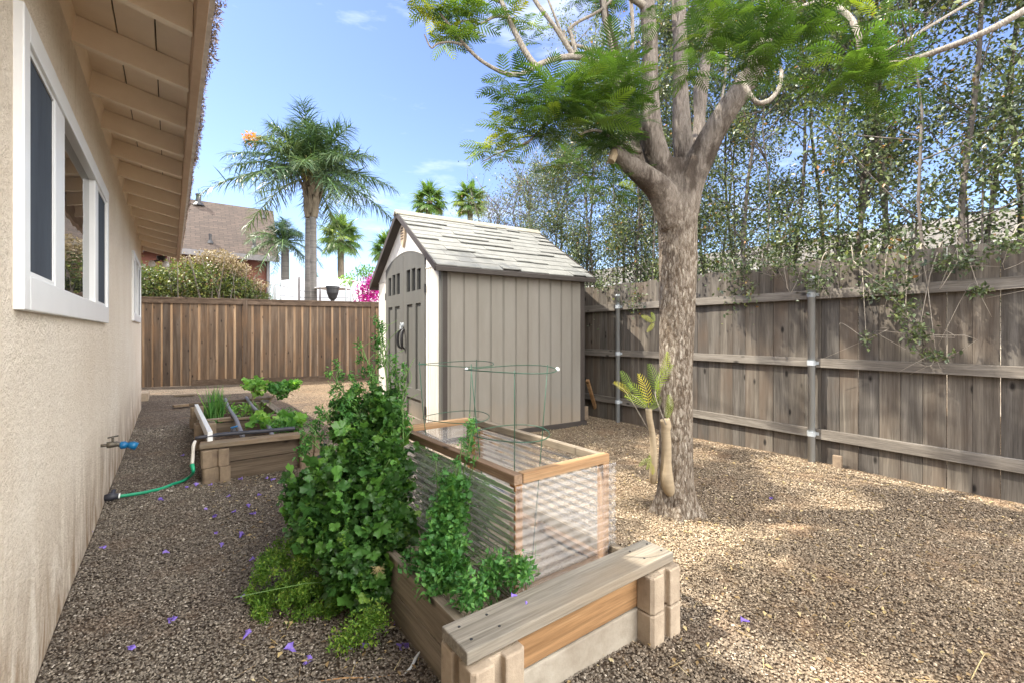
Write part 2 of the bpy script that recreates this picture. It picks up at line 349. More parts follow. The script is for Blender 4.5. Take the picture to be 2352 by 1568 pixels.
c = mixc(nt, .8, c, ramp(nt, noise(nt, coords(nt, (1, 1, 1), False), .9, 5, .6), [(.35, (.80, .74, .68)), (.62, (1.12, 1.08, 1.0))]), 'MULTIPLY')
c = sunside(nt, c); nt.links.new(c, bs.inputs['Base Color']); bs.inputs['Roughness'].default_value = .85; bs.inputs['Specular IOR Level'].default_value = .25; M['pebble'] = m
# glass, screens, clear plastic
m, nt, bs = newmat('window_glass'); bs.inputs['Base Color'].default_value = (.012, .016, .018, 1); bs.inputs['Roughness'].default_value = .015; bs.inputs['IOR'].default_value = 1.9; bs.inputs['Specular IOR Level'].default_value = .8
bump(nt, bs, noise(nt, coords(nt, (1, 1, 3), False), 2.2, 2, .5), .12, .01); M['glass'] = m
M['screen'] = plain('insect_screen', (.062, .075, .095), (.035, .042, .055), 6, .75, .4, 400, stretch=(1, 1, .25), spec=.2)
m, nt, bs = newmat('clear_corrugated_plastic'); tr = N(nt, 'ShaderNodeBsdfTransparent'); tr.inputs[0].default_value = (.975, .975, .975, 1)
gl = N(nt, 'ShaderNodeBsdfGlossy'); gl.inputs[1].default_value = .06; df = N(nt, 'ShaderNodeBsdfTranslucent'); df.inputs[0].default_value = (.85, .85, .88, 1)
lw = N(nt, 'ShaderNodeFresnel'); lw.inputs[0].default_value = 1.3
m1 = N(nt, 'ShaderNodeMixShader'); nt.links.new(lw.outputs[0], m1.inputs[0]); nt.links.new(tr.outputs[0], m1.inputs[1]); nt.links.new(gl.outputs[0], m1.inputs[2])
dd = N(nt, 'ShaderNodeBsdfDiffuse'); dd.inputs[0].default_value = (.9, .9, .9, 1); m0 = N(nt, 'ShaderNodeMixShader'); m0.inputs[0].default_value = .5
nt.links.new(dd.outputs[0], m0.inputs[1]); nt.links.new(df.outputs[0], m0.inputs[2])
m2 = N(nt, 'ShaderNodeMixShader'); m2.inputs[0].default_value = .18; nt.links.new(m1.outputs[0], m2.inputs[1]); nt.links.new(m0.outputs[0], m2.inputs[2])
nt.links.new(m2.outputs[0], nt.nodes['Material Output'].inputs[0]); M['plastic'] = m
# leaves
M['fern'] = leafmat('jacaranda_leaf', [(0, (.032, .075, .022)), (.42, (.070, .135, .028)), (.68, (.13, .21, .030)), (.88, (.26, .32, .035)), (1, (.38, .38, .04))], .4)
M['fern_yellow'] = leafmat('young_jacaranda_leaf', [(0, (.12, .20, .02)), (.6, (.24, .32, .02)), (1, (.42, .36, .03))], .3)
M['tree_leaf'] = leafmat('glossy_hedge_leaf', [(0, (.035, .055, .030)), (.5, (.085, .12, .055)), (.85, (.17, .21, .085)), (.97, (.22, .25, .08)), (1, (.40, .16, .04))], .25, .38, .6)
M['bush_leaf'] = leafmat('bush_leaf', [(0, (.03, .05, .02)), (.5, (.08, .11, .035)), (.8, (.16, .19, .05)), (1, (.33, .31, .09))], .25, .4, .5)
M['bush_dry'] = leafmat('dry_flower_heads', [(0, (.12, .085, .05)), (.5, (.25, .19, .12)), (1, (.38, .31, .21))], .2)
M['parsley'] = leafmat('parsley_leaf', [(0, (.024, .070, .018)), (.5, (.050, .135, .028)), (.85, (.10, .23, .04)), (1, (.22, .36, .06))], .36, .42, .45)
M['herb'] = leafmat('herb_leaf', [(0, (.04, .14, .035)), (.6, (.08, .22, .05)), (1, (.18, .36, .08))], .35)
M['feather'] = leafmat('feathery_leaf', [(0, (.05, .13, .02)), (.6, (.13, .25, .035)), (.9, (.28, .40, .06)), (1, (.34, .30, .12))], .4)
M['kale'] = leafmat('bright_leaf', [(0, (.07, .20, .04)), (.6, (.17, .36, .06)), (1, (.40, .58, .14))], .4)
M['palm'] = leafmat('palm_leaf', [(0, (.030, .062, .030)), (.6, (.060, .108, .050)), (1, (.15, .19, .08))], .22, .4, .5)
M['fanpalm'] = leafmat('fan_palm_leaf', [(0, (.045, .10, .03)), (.6, (.11, .19, .045)), (1, (.28, .34, .08))], .3, .4, .5)
M['orange_seed'] = leafmat('orange_palm_fruit', [(0, (.45, .16, .02)), (1, (.68, .33, .05))], .3)
M['straw'] = leafmat('yellow_palm_flower', [(0, (.36, .32, .08)), (1, (.62, .58, .26))], .3)
M['magenta'] = leafmat('magenta_bracts', [(0, (.30, .01, .18)), (.6, (.55, .02, .38)), (1, (.75, .10, .60))], .4)
M['litter'] = leafmat('dry_leaf_litter', [(0, (.14, .09, .05)), (.5, (.32, .22, .11)), (.85, (.50, .38, .18)), (1, (.58, .50, .30))], .2)
M['purple'] = leafmat('violet_petals', [(0, (.20, .13, .58)), (1, (.34, .24, .80))], .35)
M['debris'] = leafmat('dried_purple_debris', [(0, (.08, .055, .045)), (.5, (.17, .115, .10)), (1, (.32, .25, .23))], .2)
# bark
def bark(name, c1, c2, c3, sc, bst, bd, patch=None):
    m, nt, bs = newmat(name); v = coords(nt, (sc, sc, sc*.32), False)
    vn = N(nt, 'ShaderNodeTexNoise'); vn.inputs['Scale'].default_value = .8; vn.inputs['Detail'].default_value = 3; nt.links.new(v, vn.inputs['Vector'])
    ad = N(nt, 'ShaderNodeVectorMath', operation='ADD'); nt.links.new(v, ad.inputs[0]); nt.links.new(vn.outputs['Color'], ad.inputs[1])
    vo = N(nt, 'ShaderNodeTexVoronoi', feature='DISTANCE_TO_EDGE'); vo.inputs['Scale'].default_value = 1.0; nt.links.new(ad.outputs[0], vo.inputs['Vector'])
    vc = N(nt, 'ShaderNodeTexVoronoi'); nt.links.new(ad.outputs[0], vc.inputs['Vector']); s2 = N(nt, 'ShaderNodeSeparateColor'); nt.links.new(vc.outputs['Color'], s2.inputs[0])
    c = ramp(nt, s2.outputs[0], [(0, c2), (1, c1)]); e = ramp(nt, vo.outputs['Distance'], [(0.0, (0, 0, 0)), (.16, (1, 1, 1))])
    c = mixc(nt, e, c3, c); c = mixc(nt, .55, c, ramp(nt, noise(nt, v, 3.2, 5, .7), [(.3, (.6, .58, .56)), (.7, (1.25, 1.22, 1.2))]), 'MULTIPLY')
    if patch:
        pn = noise(nt, coords(nt, (3, 3, 1.6), False), 1.1, 4, .6); c = mixc(nt, ramp(nt, pn, [(.60, (0, 0, 0)), (.68, (.85, .85, .85))]), c, patch)
    nt.links.new(c, bs.inputs['Base Color']); bs.inputs['Roughness'].default_value = .95; bs.inputs['Specular IOR Level'].default_value = .15
    hh = mixc(nt, .5, e, noise(nt, v, 2.6, 5, .7)); bump(nt, bs, hh, bst, bd); return m
M['bark'] = None
def trunkbark():
    m, nt, bs = newmat('jacaranda_bark')
    def cells(sc, st, amt):
        v = coords(nt, (sc, sc, sc*st), False); vn = N(nt, 'ShaderNodeTexNoise'); vn.inputs['Scale'].default_value = .55; vn.inputs['Detail'].default_value = 5; vn.inputs['Roughness'].default_value = .7; nt.links.new(v, vn.inputs['Vector'])
        mu = N(nt, 'ShaderNodeVectorMath', operation='SCALE'); mu.inputs['Scale'].default_value = amt; nt.links.new(vn.outputs['Color'], mu.inputs[0])
        ad = N(nt, 'ShaderNodeVectorMath', operation='ADD'); nt.links.new(v, ad.inputs[0]); nt.links.new(mu.outputs[0], ad.inputs[1])
        vo = N(nt, 'ShaderNodeTexVoronoi'); vo.inputs['Scale'].default_value = 1; nt.links.new(ad.outputs[0], vo.inputs['Vector']); return v, vo
    v, vo = cells(78, .34, 3.5); s2 = N(nt, 'ShaderNodeSeparateColor'); nt.links.new(vo.outputs['Color'], s2.inputs[0])
    low = ramp(nt, s2.outputs[0], [(0, (.17, .14, .112)), (.4, (.30, .255, .21)), (.85, (.38, .335, .28)), (1, (.54, .49, .42))])
    ed = ramp(nt, vo.outputs['Distance'], [(.35, (1, 1, 1)), (.72, (.42, .36, .31))]); low = mixc(nt, .9, low, ed, 'MULTIPLY')
    fine = noise(nt, v, 2.4, 6, .75); low = mixc(nt, .5, low, ramp(nt, fine, [(.3, (.50, .48, .46)), (.7, (1.05, 1.03, 1.0))]), 'MULTIPLY')
    v2 = coords(nt, (70, 70, 12), False); f2 = noise(nt, v2, 1, 6, .7, .8)
    up = ramp(nt, f2, [(.3, (.09, .075, .062)), (.5, (.19, .162, .14)), (.72, (.31, .275, .24))])
    pn = noise(nt, coords(nt, (3, 3, 1.6), False), 1.3, 5, .65); up = mixc(nt, ramp(nt, pn, [(.50, (0, 0, 0)), (.58, (.85, .85, .85))]), up, (.055, .042, .034))
    sx = N(nt, 'ShaderNodeSeparateXYZ'); tcx = N(nt, 'ShaderNodeTexCoord'); nt.links.new(tcx.outputs['Object'], sx.inputs[0]); mr = N(nt, 'ShaderNodeMapRange'); mr.inputs[1].default_value = 1.95; mr.inputs[2].default_value = 2.45
    jn = N(nt, 'ShaderNodeMath', operation='MULTIPLY_ADD'); jn.inputs[1].default_value = .5; nt.links.new(pn, jn.inputs[0]); nt.links.new(sx.outputs[2], jn.inputs[2]); nt.links.new(jn.outputs[0], mr.inputs[0])
    c = mixc(nt, mr.outputs[0], low, up); nt.links.new(c, bs.inputs['Base Color']); bs.inputs['Roughness'].default_value = .95; bs.inputs['Specular IOR Level'].default_value = .15
    inv = N(nt, 'ShaderNodeMath', operation='SUBTRACT'); inv.inputs[0].default_value = 1; nt.links.new(vo.outputs['Distance'], inv.inputs[1])
    hb = mixc(nt, .35, inv.outputs[0], fine); hh = mixc(nt, mr.outputs[0], hb, f2); bump(nt, bs, hh, 1.0, .016); return m
M['bark'] = trunkbark()
M['limb'] = bark('limb_bark', (.33, .275, .23), (.26, .21, .17), (.19, .15, .12), 60, .6, .008, patch=(.06, .045, .035))
M['branch'] = bark('smooth_branch_bark', (.340, .306, .264), (.255, .230, .196), (.187, .162, .136), 60, .4, .006)
M['stump'] = plain('smooth_cut_stem', (.345, .277, .188), (.270, .210, .135), 12, .85, .4, 60, stretch=(1, 1, 4))
M['ht_trunk'] = plain('slim_grey_trunk', (.176, .152, .132), (.096, .080, .068), 12, .9, .5, 60)
M['palm_trunk'] = plain('ringed_palm_trunk', (.162, .150, .138), (.078, .072, .066), 2.2, .9, .6, 8, stretch=(.4, .4, 7), bdist=.04)
M['boot'] = plain('palm_leaf_bases', (.180, .150, .108), (.060, .045, .030), 9, .9, .5, 40, stretch=(1, 1, .3))
# ------------------------------------------------------------------ ground
ys = sorted(set(list(np.linspace(-4, 16, 101))+[-60, -30, -15, -8, 24, 40, 70, 120])); xs = sorted(set(list(np.linspace(-3, 8, 67))+[-90, -40, -15, -7, 12, 20, 40, 90]))
gx, gy = np.meshgrid(xs, ys, indexing='ij'); inn = ((gx > -3) & (gx < 8) & (gy > -4) & (gy < 16))
def gz(x, y): return .010*np.sin(x*1.7+.3)*np.sin(y*1.3)+.008*np.sin(x*4.1+y*3.3)
tx, ty = W(1550, 1185, 3.05).x, W(1550, 1185, 3.05).y
def gh(x, y): return gz(x, y)+.035*np.exp(-((x-tx)**2+(y-ty)**2)/.12)
zz = np.where(inn, gh(gx, gy), 0)-.006
V = np.stack([gx, gy, zz], 2).reshape(-1, 3); nx, ny = gx.shape
I = np.arange(nx*ny).reshape(nx, ny); F = np.stack([I[:-1, :-1], I[1:, :-1], I[1:, 1:], I[:-1, 1:]], 2).reshape(-1, 4)
tag(npmesh('ground', V, F, M['ground'], smooth=True), 'gravel covered ground of the side yard', kind='structure')
# loose stones near the camera
def scatter(n, x0, x1, y0, y1, dens):
    P = np.stack([rng.uniform(x0, x1, n), rng.uniform(y0, y1, n)], 1)
    xc = P[:, 0]*cy-P[:, 1]*sy; yc = P[:, 0]*sy+P[:, 1]*cy
    ok = (yc > 1.1) & (np.abs(xc) < yc*1.2+.25) & (rng.random(n) < dens(yc)) & (P[:, 0] < 4.72+.039*P[:, 1]) & (P[:, 0] > -.37)
    for (a, b, c, d) in ((.74, 1.58, 1.15, 3.1), (.22, 1.1, 4.45, 7.2)): ok &= ~((P[:, 0] > a) & (P[:, 0] < b) & (P[:, 1] > c) & (P[:, 1] < d))
    return P[ok]
P = scatter(600000, -.4, 5, .2, 7.5, lambda y: np.clip((2.6/y)**1.7, .07, 1))
n = len(P); OC = np.array([(1, 0, 0), (-1, 0, 0), (0, 1, 0), (0, -1, 0), (0, 0, 1), (0, 0, -.6), (.62, .62, .35), (-.62, .6, .3), (.6, -.62, .3), (-.6, -.62, .35)])
OF = np.array([(4, 0, 6), (0, 2, 6), (2, 4, 6), (4, 2, 7), (2, 1, 7), (1, 4, 7), (4, 1, 9), (1, 3, 9), (3, 4, 9), (4, 3, 8), (3, 0, 8), (0, 4, 8)])
jit = np.concatenate([rng.uniform(.75, 1.25, (n, 1)), rng.uniform(.6, 1.1, (n, 1)), rng.uniform(.35, .7, (n, 1))], 1)
yc = P[:, 0]*sy+P[:, 1]*cy; sz = rng.uniform(.0030, .0062, n)*np.clip(.6+.17*yc, .95, 1.6); sz = np.where(rng.random(n) < .02, sz*1.8, sz)
ang = rng.uniform(0, 6.28, n); dd = np.stack([np.cos(ang), np.sin(ang), rng.normal(0, .3, n)], 1)
V, F, T = merge(OC, OF, np.column_stack([P, gh(P[:, 0], P[:, 1])+.001]), frames(dd, (0, 0, 1), .35), jit*sz[:, None])
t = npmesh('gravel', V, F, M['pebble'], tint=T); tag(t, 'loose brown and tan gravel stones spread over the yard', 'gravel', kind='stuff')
# dry leaf litter on the sunny side
P = scatter(10500, .2, 4.9, -.2, 6.5, lambda y: np.clip((3/y)**1.2, .2, 1)*.42); n = len(P)
ang = rng.uniform(0, 6.28, n); dd = np.stack([np.cos(ang), np.sin(ang), rng.normal(0, .15, n)], 1)
V, F, T = merge(LEAF[0], LEAF[1], np.column_stack([P, gh(P[:, 0], P[:, 1])+.011]), frames(dd, (0, 0, 1), .3), rng.uniform(.010, .034, n))
P2 = scatter(6500, .2, 4.9, -.2, 5, lambda y: y*0+.30); n2 = len(P2); ang = rng.uniform(0, 6.28, n2); d2 = np.stack([np.cos(ang), np.sin(ang), rng.normal(0, .06, n2)], 1)
NEED = (np.array([(-.02, 0, 0), (.02, 0, 0), (.01, 1, .02), (-.01, 1, .02)]), np.array([(0, 1, 2), (0, 2, 3)]))
b2 = merge(NEED[0], NEED[1], np.column_stack([P2, gh(P2[:, 0], P2[:, 1])+.013]), frames(d2, (0, 0, 1), .1), rng.uniform(.03, .075, n2))
V, F, T = cat([(V, F, T), b2]); tag(npmesh('leaf_litter', V, F, M['litter'], tint=T), 'dry leaflets and leaf stalks strewn over the sunny gravel', 'leaf litter', kind='stuff')
# ------------------------------------------------------------------ the house on the left
HX = -.377; HY1 = 9.42
house = empty('stucco_house', (HX, 4, 0), 'peach stucco house with white framed windows and open rafter eaves', 'house')
W1 = (1.985, 4.34, 1.27, 2.2); W2 = (7.18, 8.79, 1.35, 2.2)
b = MB(); yy = [-4, W1[0]+.02, W1[1]-.02, W2[0]+.02, W2[1]-.02, HY1]; zc = [-.1, W1[2]+.02, W2[2]+.02, W1[3]-.02, 2.62]
vs = [(HX, y, z) for y in yy for z in zc]; fs = []
for i in range(5):
    for j in range(4):
        if (i == 1 and j in (1, 2)) or (i == 3 and j == 2): continue
        fs.append((i*5+j, i*5+j+1, (i+1)*5+j+1, (i+1)*5+j))
b.add(vs, fs); b.add([(HX, HY1, -.1), (HX, HY1, 2.62), (-8, HY1, 2.62), (-8, HY1, -.1)], [(0, 1, 2, 3)])
b.add([(HX, -4, -.1), (HX, -4, 2.62), (-8, -4, 2.62), (-8, -4, -.1)], [(3, 2, 1, 0)]); b.add([(-8, -4, -.1), (-8, HY1, -.1), (-8, HY1, 2.62), (-8, -4, 2.62)], [(0, 1, 2, 3)])
b.obj('wall', M['stucco'], house)
MB().box(-6.2, -1.17, 9.5, 12.2, -.1, 4.7).obj('shadow_wing_wall', M['stucco'], house)  # unseen taller wing and roof, added to cast the long ground shadow
MB().box(-6.6, -1.1, 8.0, 12.65, 4.72, 4.98).obj('shadow_wing_roof', M['roof'], house)
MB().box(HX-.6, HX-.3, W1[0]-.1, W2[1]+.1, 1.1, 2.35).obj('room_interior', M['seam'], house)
def window(y0, y1, z0, z1, cuts, fr=.045):
    b = MB(); p = HX+.024; q = HX-.035
    b.box(q, p, y0, y0+fr, z0, z1).box(q, p, y1-fr, y1, z0, z1).box(q, p, y0+fr, y1-fr, z1-fr-.01, z1).box(q, p, y0+fr, y1-fr, z0, z0+fr+.035)
    for a, c in cuts: b.box(q, p-.008, a, c, z0+fr+.035, z1-fr-.01)
    f = b.obj('window', M['white'], house, bevel=.004)
    ed = [y0+fr]+[x for ac in cuts for x in ac]+[y1-fr]
    for k in range(0, len(ed), 2):
        sc = (k//2) != 1; d = HX+.008 if sc else HX-.012
        MB().box(d-.004, d, ed[k]-.002, ed[k+1]+.002, z0+fr+.03, z1-fr-.006).obj('screen' if sc else 'glass_pane', M['screen'] if sc else M['glass'], f)
        if sc:
            r = .018; e0, e1, zz0, zz1 = ed[k], ed[k+1], z0+fr+.035, z1-fr-.01; x0, x1 = HX+.009, HX+.014
            MB().box(x0, x1, e0, e0+r, zz0, zz1).box(x0, x1, e1-r, e1, zz0, zz1).box(x0, x1, e0+r, e1-r, zz0, zz0+r).box(x0, x1, e0+r, e1-r, zz1-r, zz1).obj('screen_frame', M['white'], f)
window(*W1, [(2.50, 2.70), (3.69, 3.83)], .075); window(*W2, [(7.62, 7.75), (8.25, 8.38)], .05)
SLP = .2
def zb(x): return 2.513-SLP*x
EY = 9.93
for k in range(-6, 14):
    y = 2.43+.575*k
    if k == 13: y = 9.87
    c = MB(); x0, x1 = (HX-.05, .077)
    c.prism([(x0, zb(x0)), (x1, zb(x1)), (x1, zb(x1)+.13), (x0, zb(x0)+.13)], y-.02, y+.02, 1); c.obj('rafter', M['rafter'], house, bevel=.002)
c = MB()
for a, d in ((HX-.1, -.215), (-.209, -.062), (-.056, .118)): c.prism([(a, zb(a)+.132), (d, zb(d)+.132), (d, zb(d)+.15), (a, zb(a)+.15)], -3, EY, 1)
c.obj('soffit_boards', M['soffit'], house)
MB().prism([(HX-.02, zb(HX)), (HX-.002, zb(HX)-.004), (HX+.016, zb(HX)+.135), (HX-.02, zb(HX)+.135)], -3, HY1, 1).obj('eave_blocking', M['rafter'], house)
MB().box(HX-.3, HX+.004, HY1+.01, EY, 2.55, 2.72).obj('barge_board', M['fascia'], house)
MB().box(.080, .118, -3, EY, 2.445, 2.625).obj('fascia', M['fascia'], house, bevel=.003)
MB().box(.121, .150, -3, EY+.01, 2.585, 2.665).obj('drip_edge', M['trimwhite'], house)
c = MB(); ridge = -4.5
c.prism([(.155, zb(.155)+.165), (ridge, zb(ridge)+.165), (-9, zb(ridge)+.165-.2*4.5), (-9, zb(ridge)+.21-.2*4.5), (ridge, zb(ridge)+.21), (.155, zb(.155)+.195)], -3, EY, 1); c.obj('roof', M['roof'], house)
# dried blossom debris hanging over the roof edge
n = 11000; y = rng.uniform(.2, EY, n); env = .5+.5*np.sin(y*2.1+1)*np.sin(y*5.3)+.35*rng.random(n); env *= np.clip(1.15-y/9, .12, 1)
x = .152+rng.random(n)**1.5*.042*env; z = 2.70-.10*rng.random(n)*env-(.16*(rng.random(n)**6)*env)
ang = rng.normal(size=(n, 3)); ang[:, 2] -= .6
V, F, T = merge(LEAF[0]*np.array([.5, 1, 1]), LEAF[1], np.stack([x, y, z], 1), frames(ang), rng.uniform(.008, .03, n))
tag(npmesh('roof_debris', V, F, M['debris'], tint=T), 'dried purple brown blossom litter hanging over the eave edge', 'roof litter', kind='stuff')
# security light under the far end of the eave
lx, ly = -.13, 9.75
sec = empty('security_light', (lx, ly, 2.5), 'dark twin head floodlight under the far end of the eave', 'floodlight')
MB().lathe((lx, ly, 0), [(.055, 2.50), (.065, 2.47), (.055, 2.44), (.02, 2.43)], 14).obj('base', M['darkmetal'], sec, smooth=True)
MB().tube([(lx, ly, 2.45), (lx-.03, ly-.03, 2.42), (lx-.09, ly-.03, 2.40)], .014).tube([(lx, ly, 2.45), (lx+.03, ly-.04, 2.41), (lx+.06, ly-.06, 2.39)], .014).obj('arm', M['darkmetal'], sec, smooth=True)
for s, x2, y2 in ((-1, lx-.12, ly-.03), (1, lx+.065, ly-.08)): MB().lathe((x2, y2, 0), [(.02, 2.41), (.04, 2.38), (.05, 2.345), (.042, 2.315), (.01, 2.30)], 14).obj('lamp_head', M['white'], sec, smooth=True)
# faucet
fy, fz = 4.12, .445
fa = empty('garden_faucet', (HX, fy, fz), 'brass garden faucet with a blue plastic connector on the stucco wall', 'faucet')
MB().tube([(HX-.01, fy, fz), (HX+.05, fy, fz)], .010, 10).lathe((0, fy, fz), [(.020, HX+.03), (.022, HX+.05), (.018, HX+.085)], 12, axis=0).tube([(HX+.05, fy, fz), (HX+.08, fy, fz+.005), (HX+.105, fy, fz-.012)], .015, 10).tube([(HX+.062, fy, fz), (HX+.062, fy, fz+.045)], .008).obj('spout', M['bronze'], fa, smooth=True)
MB().bar((HX+.035, fy, fz+.048), (HX+.092, fy, fz+.056), .014, .008).bar((HX+.062, fy-.026, fz+.05), (HX+.062, fy+.026, fz+.05), .014, .008).obj('handle', M['bronze'], fa, bevel=.002)
MB().lathe((0, fy, fz-.012), [(.021, HX+.098), (.025, HX+.105), (.025, HX+.128), (.017, HX+.135), (.017, HX+.142)], 14, axis=0).obj('connector', M['blue'], fa, smooth=True)
MB().tube([(HX+.14, fy, fz-.012), (HX+.165, fy, fz-.020), (HX+.188, fy, fz-.032)], [.020, .027, .026], 12).obj('hose_end', M['blue'], fa, smooth=True)
# ------------------------------------------------------------------ side fence on the right
def FX(y): return 4.806+.0388*(y-.42)
fdir = Vector((.0388, 1, 0)).normalized(); MF = Matrix.Translation((FX(0), 0, 0)) @ Matrix.Rotation(-math.atan(.0388), 4, 'Z')
sf = empty('side_fence', (FX(2), 2, 0), 'tall weathered grey board fence with three rails along the right side', 'fence')
b = MB(MF); y = -2.2
while y < 13.0:
    wd = random.choice([.138, .140, .143]); z1 = 1.87+random.uniform(-.012, .012); o = random.uniform(-.002, .002)
    b.add([(o, y, -.02), (o, y+wd, -.02), (o, y+wd, z1+random.uniform(-.004, .004)), (o, y, z1), (o+.018, y, -.02), (o+.018, y+wd, -.02), (o+.018, y+wd, z1), (o+.018, y, z1)],
          [(0, 3, 2, 1), (4, 5, 6, 7), (0, 1, 5, 4), (1, 2, 6, 5), (2, 3, 7, 6), (3, 0, 4, 7)])
    y += wd+random.choice([.0015, .002, .002, .003, .006])
b.obj('boards', M['fence_old'], sf)
for zc_ in (1.555, .925, .27):
    for k, y0 in enumerate((-2.2, -.66, 1.74, 4.12, 6.5, 8.9, 11.3)):
        y1 = (-.66, 1.74, 4.12, 6.5, 8.9, 11.3, 13)[k]
        MB(MF).box(-.045+random.uniform(-.004, .004), -.003, y0+.004, y1-.004, zc_-.044+random.uniform(-.006, .006), zc_+.044).obj('rail', M['fence_rail'], sf, bevel=.003)
for y in (-.66, 1.74, 4.12, 6.5, 8.9):
    p = MB(MF).lathe((-.078, y, 0), [(.030, -.02), (.030, 1.69), (.032, 1.69), (.032, 1.71), (.022, 1.725)], 18).obj('post', M['galv'], sf, smooth=True)
    for z in (1.555, .925, .27):
        MB(MF).lathe((-.078, y, 0), [(.031, z-.022), (.035, z-.022), (.035, z+.022), (.031, z+.022)], 18).box(-.052, -.046, y-.05, y+.05, z-.014, z+.014).obj('bracket', M['galv'], p)
# ------------------------------------------------------------------ back fence
A = Vector((-.509, 13.15, 0)); B = Vector((3.2, 12.103, 0)); bd = (B-A).normalized(); ang = math.atan2(bd.y, bd.x)
MBk = Matrix.Translation(A) @ Matrix.Rotation(ang, 4, 'Z')
bf = empty('back_fence', tuple((A+B)/2), 'brown board fence with pale gaps and a capped top across the back', 'fence')
b = MB(MBk); g = MB(MBk); x = -2.5; L = 6.15
while x < L:
    wd = random.uniform(.125, .15); b.box(x, x+wd, -.036, -.024, .0, 1.91)
    gap = random.uniform(.03, .06); x += wd+gap
x = -2.5
while x < L: g.box(x, x+.14, -.022, -.004, 0, 1.91); x += .142
g.obj('recessed_boards', M['bf_light'], bf); b.obj('front_boards', M['bf_board'], bf)
MB(MBk).box(-2.5, L, -.075, .05, 1.975, 2.01).obj('cap_board', M['bf_rail'], bf, bevel=.003)
MB(MBk).box(-2.5, L, -.068, -.047, 1.875, 1.974).obj('trim_board', M['bf_rail'], bf, bevel=.002)
MB(MBk).box(.95, L, -.07, -.048, -.01, .13).obj('kick_board', M['bf_rail'], bf, bevel=.002)
for u in (340, 565, 856, 1130):
    # post position along the fence from its direction in the picture
    t = (u-1176)/1050; den = lambda s: None
    d = bd; best = min(np.linspace(-2.4, 6, 2000), key=lambda s: abs(((A.x+bd.x*s)*cy-(A.y+bd.y*s)*sy)/((A.x+bd.x*s)*sy+(A.y+bd.y*s)*cy)-t))
    if u != 340: MB(MBk).box(best-.045, best+.045, -.10, -.071, .0, 1.972).obj('post', M['bf_board'], bf, bevel=.003)
# ------------------------------------------------------------------ garden shed
SC = Vector((2.352, 4.432, 0)); sa = math.atan2(-.0826, .996); MS = Matrix.Translation(SC) @ Matrix.Rotation(sa, 4, 'Z')
shed = empty('garden_shed', tuple(MS @ Vector((1, 1.2, 0))), 'light plastic garden shed with grey double doors and a shingled gable roof', 'shed')
M['panel'] = plain('warm_grey_panel', (.246, .228, .201), (.221, .207, .181), 3, .6, .25, 150, stretch=(1, 1, .2), bdist=.002)
M['front'] = plain('cream_panel', (.76, .73, .68), (.70, .67, .62), 3, .55, .15, 120, bdist=.002)
M['sgrey'] = plain('grey_door_plastic', (.115, .113, .102), (.093, .092, .085), 5, .6, .25, 120, stretch=(1, 1, .2), bdist=.002)
M['strim'] = plain('dark_shed_trim', (.060, .050, .044), (.044, .036, .032), 5, .6, .15, 90)
M['shingle'] = plain('pale_grey_shingle', (.25, .248, .228), (.185, .184, .17), 6, .85, .5, 70, island=True, bdist=.004)
M['ridgecap'] = plain('dusty_ridge_cap', (.38, .355, .29), (.26, .24, .19), 5, .85, .3, 40)
M['dark'] = plain('dark_glass', (.02, .022, .025), (.015, .015, .017), 5, .12, 0)
M['doorgrey'] = M['sgrey']  # the same grey door plastic under a second key
for k_ in ('panel', 'front', 'sgrey'):
    nt = M[k_].node_tree; bs = nt.nodes['Principled BSDF']; src = bs.inputs['Base Color'].links[0].from_socket
    tcx = N(nt, 'ShaderNodeTexCoord'); sx = N(nt, 'ShaderNodeSeparateXYZ'); nt.links.new(tcx.outputs['Object'], sx.inputs[0])
    dn = noise(nt, coords(nt, (4, 4, 2), False), 1.2, 5, .7); ad = N(nt, 'ShaderNodeMath', operation='MULTIPLY_ADD'); ad.inputs[1].default_value = -.55; nt.links.new(dn, ad.inputs[0]); nt.links.new(sx.outputs[2], ad.inputs[2])
    mr = N(nt, 'ShaderNodeMapRange'); mr.inputs[1].default_value = .14; mr.inputs[2].default_value = -.26; mr.inputs[4].default_value = .6; nt.links.new(ad.outputs[0], mr.inputs[0])
    c = mixc(nt, mr.outputs[0], src, (.30, .235, .17)); sm_ = noise(nt, coords(nt, (3, 3, .6), False), 1.5, 6, .7)
    c = mixc(nt, .5, c, ramp(nt, sm_, [(.35, (.80, .77, .73)), (.6, (1.03, 1.03, 1.03))]), 'MULTIPLY'); nt.links.new(c, bs.inputs['Base Color'])
LX, LY, EZ, RZ = 2.04, 2.42, 1.96, 2.74; YM = LY/2
def rz(y): return EZ+(RZ-EZ)*(1-abs(y-YM)/YM)
# side walls and rear
b = MB(MS); b.box(.07, LX-.06, .012, .05, .05, EZ-.01)
x = .115
while x < LX-.1:
    b.box(x-.018, x-.012, .004, .014, .06, EZ-.03).box(x-.003, x+.003, .004, .014, .06, EZ-.03); x += .172
b.obj('side_wall', M['panel'], shed)
MB(MS).box(.07, LX-.06, LY-.05, LY-.012, .05, EZ-.01).obj('side_wall', M['panel'], shed)
MB(MS).prism([(.02, .05), (LY-.02, .05), (LY-.02, EZ), (YM, RZ-.03), (.02, EZ)], LX-.05, LX-.02, 0).obj('rear_wall', M['panel'], shed)
MB(MS).box(.0, .075, 0, .03, .05, EZ).obj('corner_trim', M['strim'], shed, bevel=.004)
MB(MS).prism([(-.012, .045), (.0, .0), (.02, 0), (.02, .05)], .05, EZ-.01, 2).obj('corner_trim', M['sgrey'], shed)
MB(MS).box(LX-.065, LX, 0, .05, .05, EZ).obj('corner_trim', M['strim'], shed, bevel=.004)
MB(MS).box(-.03, LX+.02, -.015, LY+.01, -.01, .048).obj('base', M['strim'], shed)
